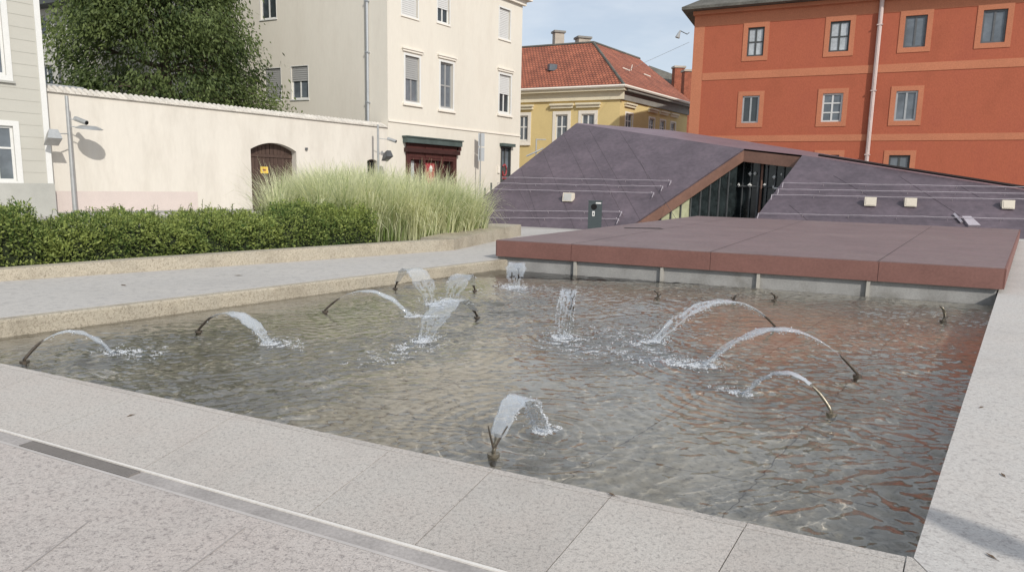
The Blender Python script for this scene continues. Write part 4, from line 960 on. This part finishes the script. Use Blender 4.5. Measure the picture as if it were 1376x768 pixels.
for i, (px, py, lab) in enumerate(((763,266,'pale box floodlight on the purple roof left of the entrance, behind the bin'), (1169,272,'pale box floodlight on the right roof slope, nearest the glass entrance'), (1223,273,'pale box floodlight on the right roof slope, middle one of three'), (1354,276,'pale box floodlight on the right roof slope, nearest the right picture edge'))):
    p = roof(px, py+5); t = thing('floodlight', p, lab, 'floodlight', 'box floodlights on the museum roof')
    w_ = 14/FPX*p.y/2; h_ = 12/FPX*p.y
    mb = MB(); x = Vector((-A.x, -A.y, 0)); y = Vector((NBk.x, NBk.y, 0)); zv = Vector((0,0,1))
    P = [p+x*sx*w_+y*(sy)+zv*sz for sx in (-1,1) for (sy, sz) in ((-.1,.02), (-.02,h_), (.28,h_*.95), (.3,.15))]
    for f in ((0,1,2,3), (4,7,6,5), (0,4,5,1), (1,5,6,2), (2,6,7,3), (3,7,4,0)): mb.face([P[k] for k in f])
    mb.build('housing', 'lampbox', t)
    P2 = [P[0]-y*.012, P[4]-y*.012, P[5]-y*.012, P[1]-y*.012]; c_ = sum(P2, Vector())/4; mb = MB(); mb.face([c_+(q-c_)*.78 for q in P2]); mb.build('lens', 'lampgrey' if i == 0 else 'lampbox', t, recalc=False)

# ------------------------------------------------------------------ deck over the far end of the pool
dk = thing('platform', PFL.lerp(PBR, .5)*1.0, 'low wide platform of reddish brown plates at the far end of the pool', 'platform')
ORIG[dk.name] = PFL.lerp(PBR, .5); dk.location = ORIG[dk.name]
FZ = .078; mb = MB(); top = [PFL, PFR, PBR, PBL]
fn = (PFR-PFL).normalized(); fn = Vector((fn.y, -fn.x, 0)); xr = (PFR-PFL).normalized(); rn = (PBR-PFR).normalized()
mb.prism(top, FZ); 
mb.build('deck', 'deck', dk)
def fascia(a, b, nrm, parent, name='fascia_panel', ts=(0, 1)):
    for i in range(len(ts)-1):
        p, q = a.lerp(b, ts[i]), a.lerp(b, ts[i+1]); t = (q-p).normalized()*.004; m_ = MB()
        m_.drop(p+t+Vector((0,0,-.012))+nrm*.03, q-t+Vector((0,0,-.012))+nrm*.03, DZ-FZ, .028, nrm); m_.build(name, 'deckface', parent)
def tfrac(px, py):                            # fraction along the front edge under a pixel column
    d = ray(px, py); v = Vector((d.x, d.y)); e = PFR-PFL; n = Vector((v.y, -v.x)); return -(PFL.to_2d().dot(n))/(e.to_2d().dot(n))
fascia(PFL, PFR, fn, dk, ts=(0, tfrac(768,340), tfrac(955,345), tfrac(1180,362), 1))
rnn = Vector((rn.y, -rn.x, 0)); fascia(PFR, PBR, rnn, dk, ts=(0, .35, .7, 1)); ln = (PBL-PFL).normalized(); lnn = Vector((-ln.y, ln.x, 0)); fascia(PFL, PBL, lnn, dk, ts=(0,.3,.6,1))
mb = MB()
for (pa, pb) in (((1180,350.5), (1252,304)), ((955,338), (1080,296)), ((768,327.5), (985,292.5)), ((840,302), (1370,316))):
    a, b = gp(*pa, DZ+.003), gp(*pb, DZ+.003); t = (b-a).normalized(); n = Vector((t.y, -t.x, 0))*.006
    mb.face([a-n, b-n, b+n, a+n])
mb.build('plate_seam', 'seam', dk, recalc=False)
mb = MB(); a, b = gp(838,306.5,DZ+.004), gp(892,307.5,DZ+.004); mb.face([a, b, b+Vector((0,.5,0)), a+Vector((0.1,.4,0))]); mb.build('deck_flap', 'seam', dk, recalc=False)
# recessed concrete wall below with pale posts
rA, rB = PFL-fn*.05, PFR-fn*.05+rn*0
rA0 = Vector((rA.x, rA.y, FZ-.001)); rB0 = Vector((rB.x, rB.y, FZ-.001)); mb = MB(); mb.drop(rA0-xr*.0, rB0-xr*.06, FZ-ZF, .3, fn); mb.drop(rB0-xr*.06, PBR.to_2d().to_3d()+Vector((0,0,FZ-.001))-rnn*.1, FZ-ZF, .2, rnn); mb.drop(rA0, Vector((PBL.x, PBL.y, FZ-.001))-lnn*.1, FZ-ZF, .2, lnn)
mb.build('recess_wall', 'conc', dk)
for px in (772.5, 889.5, 1020, 1169):
    f = tfrac(px, 360); p = rA0.lerp(rB0, f)+fn*.03; mb = MB(); mb.cuboid((p.x, p.y, ZF-.01), .06, .062, FZ-ZF-.01, math.atan2(xr.y, xr.x)); mb.build('support_post', 'post', dk)
# bin beside the museum
p = at_depth(799, 300, 22.0); p.z = 0; 
t = thing('litter_bin', p, 'dark grey upright litter bin with a round black opening near the roof foot', 'litter bin')
hh = 1.17; w_ = .44; rz = -.12; mb = MB(); mb.cuboid(p, w_, .4, hh-.03, rz); mb.cuboid(p+Vector((0,0,hh-.03)), w_+.02, .42, .03, rz); mb.build('body', 'bin', t)
def on_bin(dx, z, d=.003): return p+Vector((dx*math.cos(rz)+(.2+d)*math.sin(rz), dx*math.sin(rz)-(.2+d)*math.cos(rz), z))
mb = MB(); c = on_bin(-.04, hh-.20); fnb = Vector((math.sin(rz), -math.cos(rz), 0)); mb.tube([c-fnb*.01, c+fnb*.006], .095, 20); mb.build('opening', 'black', t)
mb = MB(); c = on_bin(-.05, hh-.50); mb.cuboid(c, .08, .012, .16, rz); mb.build('sticker', 'white', t)
mb = MB(); c = on_bin(-.05, hh-.46, .01); mb.cuboid(c, .03, .012, .07, rz); mb.build('sticker_print', 'bin', t)
mb = MB(); c = on_bin(.10, hh-.10); mb.cuboid(c, .17, .012, .045, rz); mb.build('ashtray_slot', 'white', t)
# ------------------------------------------------------------------ water
LAND = []
WJ = gp
def curve(p0, p1, h, t, zt):                  # height measured over the straight line p0-p1
    p = p0.lerp(p1, t); p.z += 4*h*t*(1-t); return p
def jet(name_label, base, land, peak, tube=.18, w0=.018, w1=.06, splash=(.5,.2), nfoam=160, mat='nozzle', spread=0, drops=40, dirn=None, grp='bent fountain nozzles in the pool', sheet=True, t_end=1.0, break_=.75, tpk=.5):
    p0 = gp(*base, ZW); p1 = gp(*land, ZW); pm = p0.lerp(p1, tpk)
    d = ray(*peak); zpk = EYE + d.z/d.y*pm.y; h = max(.08, zpk-ZW); h = h/(4*tpk*(1-tpk))
    t_ = thing('fountain_jet', p0, name_label, 'fountain jet', grp)
    nz = MB(); n = 9
    pts = [p0+Vector((0,0,-.2)), p0+Vector((0,0,.03))] + [curve(p0, p1, h, tube*k/n, 0)+Vector((0,0,.03)) for k in range(1, n+1)]
    dv = (p1-p0); dv.z = 0; dl = dv.length; dv.normalize(); sd_ = Vector((-dv.y, dv.x, 0))
    nz.tube(pts, lambda f: (.014+.014*max(0, f-.6)/.4*(w0/.018), .015-.006*max(0, f-.6)/.4), 8); no = nz.build('nozzle', mat, t_, smooth=True)
    cl = MB(); cl.tube([p0+Vector((0,0,-.02)), p0+Vector((0,0,.015)), p0+Vector((0,0,.02))], .042, 10); cl.tube([p0+Vector((0,0,-.26)), p0+Vector((0,0,-.02))], .028, 8); cl.build('collar', mat, no)
    if not sheet: return t_
    ws = MB(); ns, nc = 48, 12; th_ = .008
    grid = []
    rs = random.Random(hash(base) & 0xffff)
    ea = [rs.gauss(0,1) for _ in range(8)]
    for i in range(ns+1):
        f = i/ns; t = tube*.97 + (t_end-tube*.97)*f; c = curve(p0, p1, h, t, 0)+Vector((0,0,.03*(1-t)))
        c2 = curve(p0, p1, h, min(t+.01, 1.01), 0); tg = (c2-c).normalized(); nn = sd_.cross(tg).normalized()
        w = w0*1.9+(w1-w0)*math.sin(min(1, f*1.25)*math.pi*.5) + spread*f
        if f > break_: w *= 1-.55*(f-break_)/(1-break_)
        w *= 1+.08*math.sin(f*31+ea[0])+.05*math.sin(f*67+ea[1])
        row = []
        for j in range(nc+1):
            x = 2*j/nc-1; wob = .012*math.sin(f*25+x*4+ea[2])*f; rim = (abs(x)**4)*.009 + .013*max(0, 1-f*2.2)*(1-x*x)
            row.append((c+sd_*x*w+nn*(wob+th_*.5+rim+.006*(1-x*x)), c+sd_*x*w+nn*(wob-th_*.5-rim)))
        grid.append(row)
    hole = lambda i, j: False
    for i in range(ns):
        for j in range(nc):
            a, b, c, d_ = grid[i][j], grid[i+1][j], grid[i+1][j+1], grid[i][j+1]
            f = i/ns
            if f > break_ and ((rs.random() < (f-break_)/(1-break_)*.35 and 0 < j < nc-1) or (math.sin(j*2.4+ea[3]*3+f*2)+.6*math.sin(f*19+j*1.3+ea[4])) > 1.25-1.35*(f-break_)/(1-break_)): continue
            ws.face([a[0], b[0], c[0], d_[0]]); ws.face([a[1], d_[1], c[1], b[1]])
        for j in (0, nc):
            a, b = grid[i][j], grid[i+1][j]; ws.face([a[0], b[0], b[1], a[1]])
    ws.build('water_sheet', 'jet' if w1+spread > .085 and name_label.find('arc') < 0 else 'jet_dense', t_, smooth=True)
    dr = MB()
    for _ in range(drops):
        f = rs.random()**.6; t = tube+(t_end-tube)*f; c = curve(p0, p1, h, t, 0); x = rs.choice((-1,1)) if rs.random() < .7 else rs.uniform(-1,1); w = w1*(.6+.5*f)+spread*f
        if x in (-1, 1) and rs.random() < .6: w = w1*.95+spread*f
        dr.octa(c+sd_*x*w*rs.uniform(.9,1.08)+Vector((0,0,rs.gauss(0,.012)-.02*f*(rs.random() < .3))), rs.uniform(.004,.010))
    tag(dr.build('droplets', 'drop', t_), kind='stuff')
    foam(t_, curve(p0, p1, h, t_end, 0), dv, sd_, splash, nfoam, rs, w1+spread)
    return t_
def foam(t_, c, dv, sd_, splash, nfoam, rs, wj):
    LAND.append((c.x, c.y)); fo = MB(); ln_, wd_ = splash
    for _ in range(nfoam*3):
        a = abs(rs.gauss(0,.45)); x = (a-.12)*ln_; y = rs.gauss(0,.4)*wd_*(.5+.6*a)
        k = max(.25, 1-a*.6)
        fo.dome((c.x+dv.x*x+sd_.x*y, c.y+dv.y*x+sd_.y*y, ZW-.004), rs.uniform(.006,.026)*k, rs.uniform(.005,.018)*k, rs.uniform(.003,.014)*k, 6, rs.uniform(0,3.14))
    tag(fo.build('foam', 'foam', t_, smooth=True), kind='stuff')
    sp = MB()
    for _ in range(int(nfoam*.45)):
        x, y = rs.gauss(0,.25)*ln_*.6, rs.gauss(0,.45)*wd_; z = abs(rs.gauss(0,.035))
        sp.octa((c.x+dv.x*x+sd_.x*y, c.y+dv.y*x+sd_.y*y, ZW+z), rs.uniform(.003,.008))
    tag(sp.build('splash_drops', 'drop', t_), kind='stuff')
jet('low water arc from a bent nozzle at the leftmost corner of the pool', (33,487), (152,474), (98,447), .22, .014, .05, (.6,.14), 130)
jet('water arc with a broad falling sheet left of centre near the left kerb', (267,446), (362,461), (315,422), .2, .016, .075, (.7,.16), 130)
jet('long smooth water arc from a nozzle close to the left kerb', (437,419), (552,424), (487,392), .17, .014, .055, (.6,.2), 170)
jet('wide translucent water fan nearest the left kerb at the back', (531,388), (580,408), (552,362), .07, .02, .11, (.6,.25), 190, spread=.06, drops=90)
jet('short rounded water fan spilling left from the nozzle below the platform corner', (638,391), (606,403), (622,370), .06, .02, .13, (.5,.3), 170, spread=.05, drops=50)
jet('broad water fan spilling left from the thick dark nozzle in mid pool', (641,427), (570,456), (606,404), .07, .024, .13, (.9,.22), 240, spread=.03, drops=50)
jet('short water curtain rising in front of the platform corner', (697,369), (691,385), (694,354), .12, .03, .14, (.8,.5), 420, spread=.02, drops=50)
jet('square water curtain breaking into drops in the middle of the pool', (768,413), (756,452), (764,392), .12, .03, .105, (.55,.3), 260, spread=.01, drops=160, break_=.3)
jet('long arc splitting into two beaded strands, right of the centre', (1041,441), (880,458), (962,406), .11, .014, .07, (.8,.25), 190, spread=.06, drops=260, break_=.35)
jet('highest and longest water arc in the right half of the pool', (1152,506), (945,491), (1052,444), .12, .016, .06, (1.0,.22), 300, spread=.02, drops=220, break_=.6)
jet('short water arc from a steel pipe nozzle near the right front', (1117,557), (1000,529), (1060,503), .24, .016, .05, (.5,.12), 120, 'nozzle_l', drops=60, break_=.65)
jf = jet('upright water fan from the nozzle nearest the front coping', (663,612), (728,580), (694,536), .09, .03, .085, (.3,.14), 90, 'nozzle_l', spread=.0, drops=150, break_=.5)
p0 = gp(663,612,ZW)
for (x, y) in ((656,572), (682,572)):         # the two thin prongs of the open nozzle
    q = at_depth(x, y, p0.y+.03); mb = MB(); mb.tube([p0+Vector((0,0,.05)), p0.lerp(q, .5)+Vector((0,0,.02)), q], lambda f: .009-.004*f, 6); mb.build('prong', 'nozzle', jf)
# drifting foam between the middle jets
fm = MB(); rs = random.Random(11)
for (pa, pb, wd_, n) in (((735,458), (860,478), .22, 330), ((860,478), (955,488), .16, 260), ((800,440), (880,455), .25, 150), ((510,487), (590,455), .14, 170), ((640,395), (740,383), .18, 120), ((170,474), (200,478), .08, 60), ((362,460), (405,458), .08, 80)):
    a, b = gp(*pa, ZW), gp(*pb, ZW); d = (b-a).normalized(); n_ = Vector((-d.y, d.x, 0))
    cl_ = [(rs.random(), rs.gauss(0, wd_), rs.uniform(.03,.12)) for _ in range(24)]
    for _ in range(n*6):
        t0, w0_, sp_ = rs.choice(cl_); k = rs.uniform(.3, 1)
        c = a.lerp(b, t0)+d*rs.gauss(0, sp_*1.8)+n_*(w0_+rs.gauss(0, sp_*.6))
        fm.dome((c.x, c.y, ZW-.003), rs.uniform(.006,.024)*k, rs.uniform(.004,.014)*k, rs.uniform(.002,.008)*k, 6, rs.uniform(0,3.14))
tag(fm.build('foam', 'foam', smooth=True, origin=gp(800,465,ZW)), 'white foam drifting on the water between the fountain jets', 'foam', kind='stuff')
for (x, y, x2, y2, lab) in ((883,401,900,392,'dry stub nozzle near the platform, leftmost of the unlit row'), (987,406,970,398,'dry stub nozzle near the platform, left of its close neighbour'), (1040,404,1052,396,'dry stub nozzle near the platform, right of its close neighbour'), (1267,432,1275,412,'pale dry curved nozzle near the right end of the platform')):
    p0 = gp(x, y, ZW); hgt = .13 if x < 1200 else .22; sg = 1 if x2 > x else -1
    t = thing('fountain_nozzle', p0, lab.replace('of the unlit row', 'of the dry stubs'), 'nozzle', 'dry nozzles near the platform')
    mb = MB(); mb.tube([p0+Vector((0,0,-.2)), p0+Vector((0,0,.02)), p0+Vector((.015*sg,0,hgt*.5)), p0+Vector((-.01*sg,0,hgt*.8)), p0+Vector((-.055*sg,0,hgt))], lambda f: (.022+.012*f, .022-.008*f), 8); nz = mb.build('pipe', 'nozzle_l' if x > 1200 else 'nozzle', t, smooth=True)
    mb = MB(); mb.tube([p0+Vector((0,0,.015)), p0+Vector((.06*sg,0,.08))], .014, 6); mb.tube([p0+Vector((0,0,-.03)), p0+Vector((0,0,.02))], .045, 8); mb.build('collar', 'nozzle', t)

# water surface: a displaced grid
LAND += [(gp(560,470,ZW).x, gp(560,470,ZW).y)]
nu, nv = 560, 620
cs = [NLc-ndir*.02, NRc+Vector((.02,0,0)), FRc+rdir*.02-fn*.06, FLc-fn*.06]
S, T = np.meshgrid(np.linspace(0,1,nu+1), np.linspace(0,1,nv+1), indexing='ij'); T2 = T**1.25
X = (1-T2)*((1-S)*cs[0].x+S*cs[1].x)+T2*((1-S)*cs[3].x+S*cs[2].x); Y = (1-T2)*((1-S)*cs[0].y+S*cs[1].y)+T2*((1-S)*cs[3].y+S*cs[2].y)
Z = np.zeros_like(X); r_ = np.random.default_rng(3)
wx = X+.12*np.sin(Y*2.1+1)+.05*np.sin(X*5.3+Y*3.7); wy = Y+.12*np.sin(X*1.7)+.05*np.sin(Y*6.1-X*2.9)
env = .6+.5*np.sin(X*.9+1.3)*np.sin(Y*.8+.4)+.25*np.sin(X*2.3-Y*1.1)
env = np.clip(env, .25, 1.3)
for k in range(44):
    lam = .05+.24*r_.uniform(0,1)**1.4; th_ = math.pi*.58 + r_.normal(0,.6); a = .0078*lam*r_.uniform(.4,1.3)
    ph = 2*np.pi/lam*(wx*math.cos(th_)+wy*math.sin(th_))+r_.uniform(0,6.28)
    Z += a*env*(np.sin(ph) if k % 2 else 1.3*(.64-np.abs(np.sin(ph/2))))
for (lx, ly) in LAND:
    rr_ = np.hypot(X-lx, Y-ly); Z += .0045*np.exp(-rr_/.55)*np.sin(2*np.pi*rr_/.13+lx*9)
me = bpy.data.meshes.new('water'); V = np.stack([X, Y, Z+ZW], -1).reshape(-1, 3); idx = np.arange((nu+1)*(nv+1)).reshape(nu+1, nv+1)
Fq = np.stack([idx[:-1,:-1], idx[1:,:-1], idx[1:,1:], idx[:-1,1:]], -1).reshape(-1, 4)
me.vertices.add(len(V)); me.vertices.foreach_set('co', V.ravel()); me.loops.add(Fq.size); me.loops.foreach_set('vertex_index', Fq.ravel().astype(np.int32))
me.polygons.add(len(Fq)); me.polygons.foreach_set('loop_start', np.arange(0, Fq.size, 4, dtype=np.int32)); me.polygons.foreach_set('use_smooth', np.ones(len(Fq), bool)); me.update(); me.validate()
me.materials.append(M['water']); wo = bpy.data.objects.new('water', me); col.objects.link(wo); wo['kind'] = 'structure'

# fallen leaves on the paving
for k, (px, py, lab) in enumerate(((1319,547,'dry brown leaf on the right paving, farthest up beside the pool'), (1332,747,'dry brown leaf on the right paving near the lower picture corner'), (1348,638,'dry leaf on the right paving half way along the pool'), (176,558,'small dark leaf on the front coping beside the grate'), (822,664,'dry leaf on a coping joint at the pool edge'), (166,383,'long dry leaf lying on the grey path by the planter'), (320,370,'dry leaf on the grey path below the hedge'))):
    p = gp(px, py, .002); s = .03 if k < 5 else .085; a = random.uniform(0, 3); t_ = Vector((math.cos(a), math.sin(a), 0)); n = Vector((-t_.y, t_.x, 0)); mb = MB()
    mb.face([p-t_*s, p+n*s*.35+Vector((0,0,.006)), p+t_*s+Vector((0,0,.004)), p-n*s*.3+Vector((0,0,.004))]); mb.face([p-t_*s*1.5, p-t_*s+n*s*.04, p-t_*s-n*s*.04])
    tag(mb.build('fallen_leaf', 'dryleaf', origin=p, recalc=False), lab, 'leaf', 'fallen leaves on the paving')

# street lamp behind the viewer whose shadow crosses the right paving
SUN_EL = R(34); sh2 = Vector((.5, -.866))
tip = gp(1248, 689); hL = 4.2; bp = tip.to_2d()+sh2*(hL/math.tan(SUN_EL)); bp = Vector((bp.x, bp.y, 0))
t = thing('street_lamp', bp, 'slim grey street lamp standing on the right paving behind the viewer', 'street lamp')
mb = MB(); mb.tube([bp, bp+Vector((0,0,hL-.3))], lambda f: .07-.02*f, 10); mb.build('post', 'steel_d', t)
mb = MB(); mb.tube([bp+Vector((0,0,hL-.3)), bp+Vector((0,0,hL-.2)), bp+Vector((0,0,hL))], lambda f: .08+.05*math.sin(f*3.1), 12); mb.build('lamp_head', 'steel_d', t)

# ------------------------------------------------------------------ light, sky, view
sdir = Vector((sh2.x*math.cos(SUN_EL), sh2.y*math.cos(SUN_EL), math.sin(SUN_EL)))
sl = bpy.data.lights.new('sun', 'SUN'); sl.energy = 3.2; sl.cycles.is_caustics_light = True; sl.angle = R(.6); sl.color = (1, .95, .87); so2 = bpy.data.objects.new('sun', sl); col.objects.link(so2)
so2.rotation_euler = (-sdir).to_track_quat('-Z', 'Y').to_euler(); so2.location = (20, -30, 30)
w = bpy.data.worlds.new('World'); scene.world = w; w.use_nodes = True; nt = w.node_tree; nt.nodes.clear(); N = nt.nodes.new; L = nt.links.new
out = N('ShaderNodeOutputWorld'); bg = N('ShaderNodeBackground'); bg.inputs['Strength'].default_value = .12; sky = N('ShaderNodeTexSky'); sky.sky_type = 'NISHITA'; sky.sun_disc = False
sky.sun_elevation = SUN_EL; sky.sun_rotation = math.atan2(sdir.x, sdir.y); sky.air_density = 1.0; sky.dust_density = 1.6; sky.ozone_density = 1.2
tc = N('ShaderNodeTexCoord'); mp = N('ShaderNodeMapping'); mp.inputs['Scale'].default_value = (1.2, 1.2, 4.5); L(tc.outputs['Generated'], mp.inputs['Vector'])
no = N('ShaderNodeTexNoise'); no.inputs['Scale'].default_value = 2.6; no.inputs['Detail'].default_value = 6; no.inputs['Roughness'].default_value = .55; L(mp.outputs[0], no.inputs['Vector'])
mr = N('ShaderNodeMapRange'); mr.inputs['From Min'].default_value = .38; mr.inputs['From Max'].default_value = .72; mr.inputs['To Min'].default_value = .5; mr.inputs['To Max'].default_value = .95; L(no.outputs['Fac'], mr.inputs['Value'])
mx = N('ShaderNodeMix'); mx.data_type = 'RGBA'; L(mr.outputs[0], mx.inputs['Factor']); L(sky.outputs[0], mx.inputs[6]); mx.inputs[7].default_value = (6.8, 7.3, 7.9, 1)
L(mx.outputs[2], bg.inputs['Color']); L(bg.outputs[0], out.inputs[0])
vs = scene.view_settings; vs.view_transform = 'Standard'; vs.look = 'None'; vs.exposure = 0.0; vs.gamma = 1
scene.render.engine = 'CYCLES'
scene.cycles.max_bounces = 8; scene.cycles.transparent_max_bounces = 24

wo.cycles.is_caustics_caster = True
for o in bpy.data.objects:
    if o.name.split('.')[0] in ('pool_floor', 'floor_joints', 'pool_kerb', 'recess_wall', 'nozzle', 'collar', 'support_post'): o.cycles.is_caustics_receiver = True
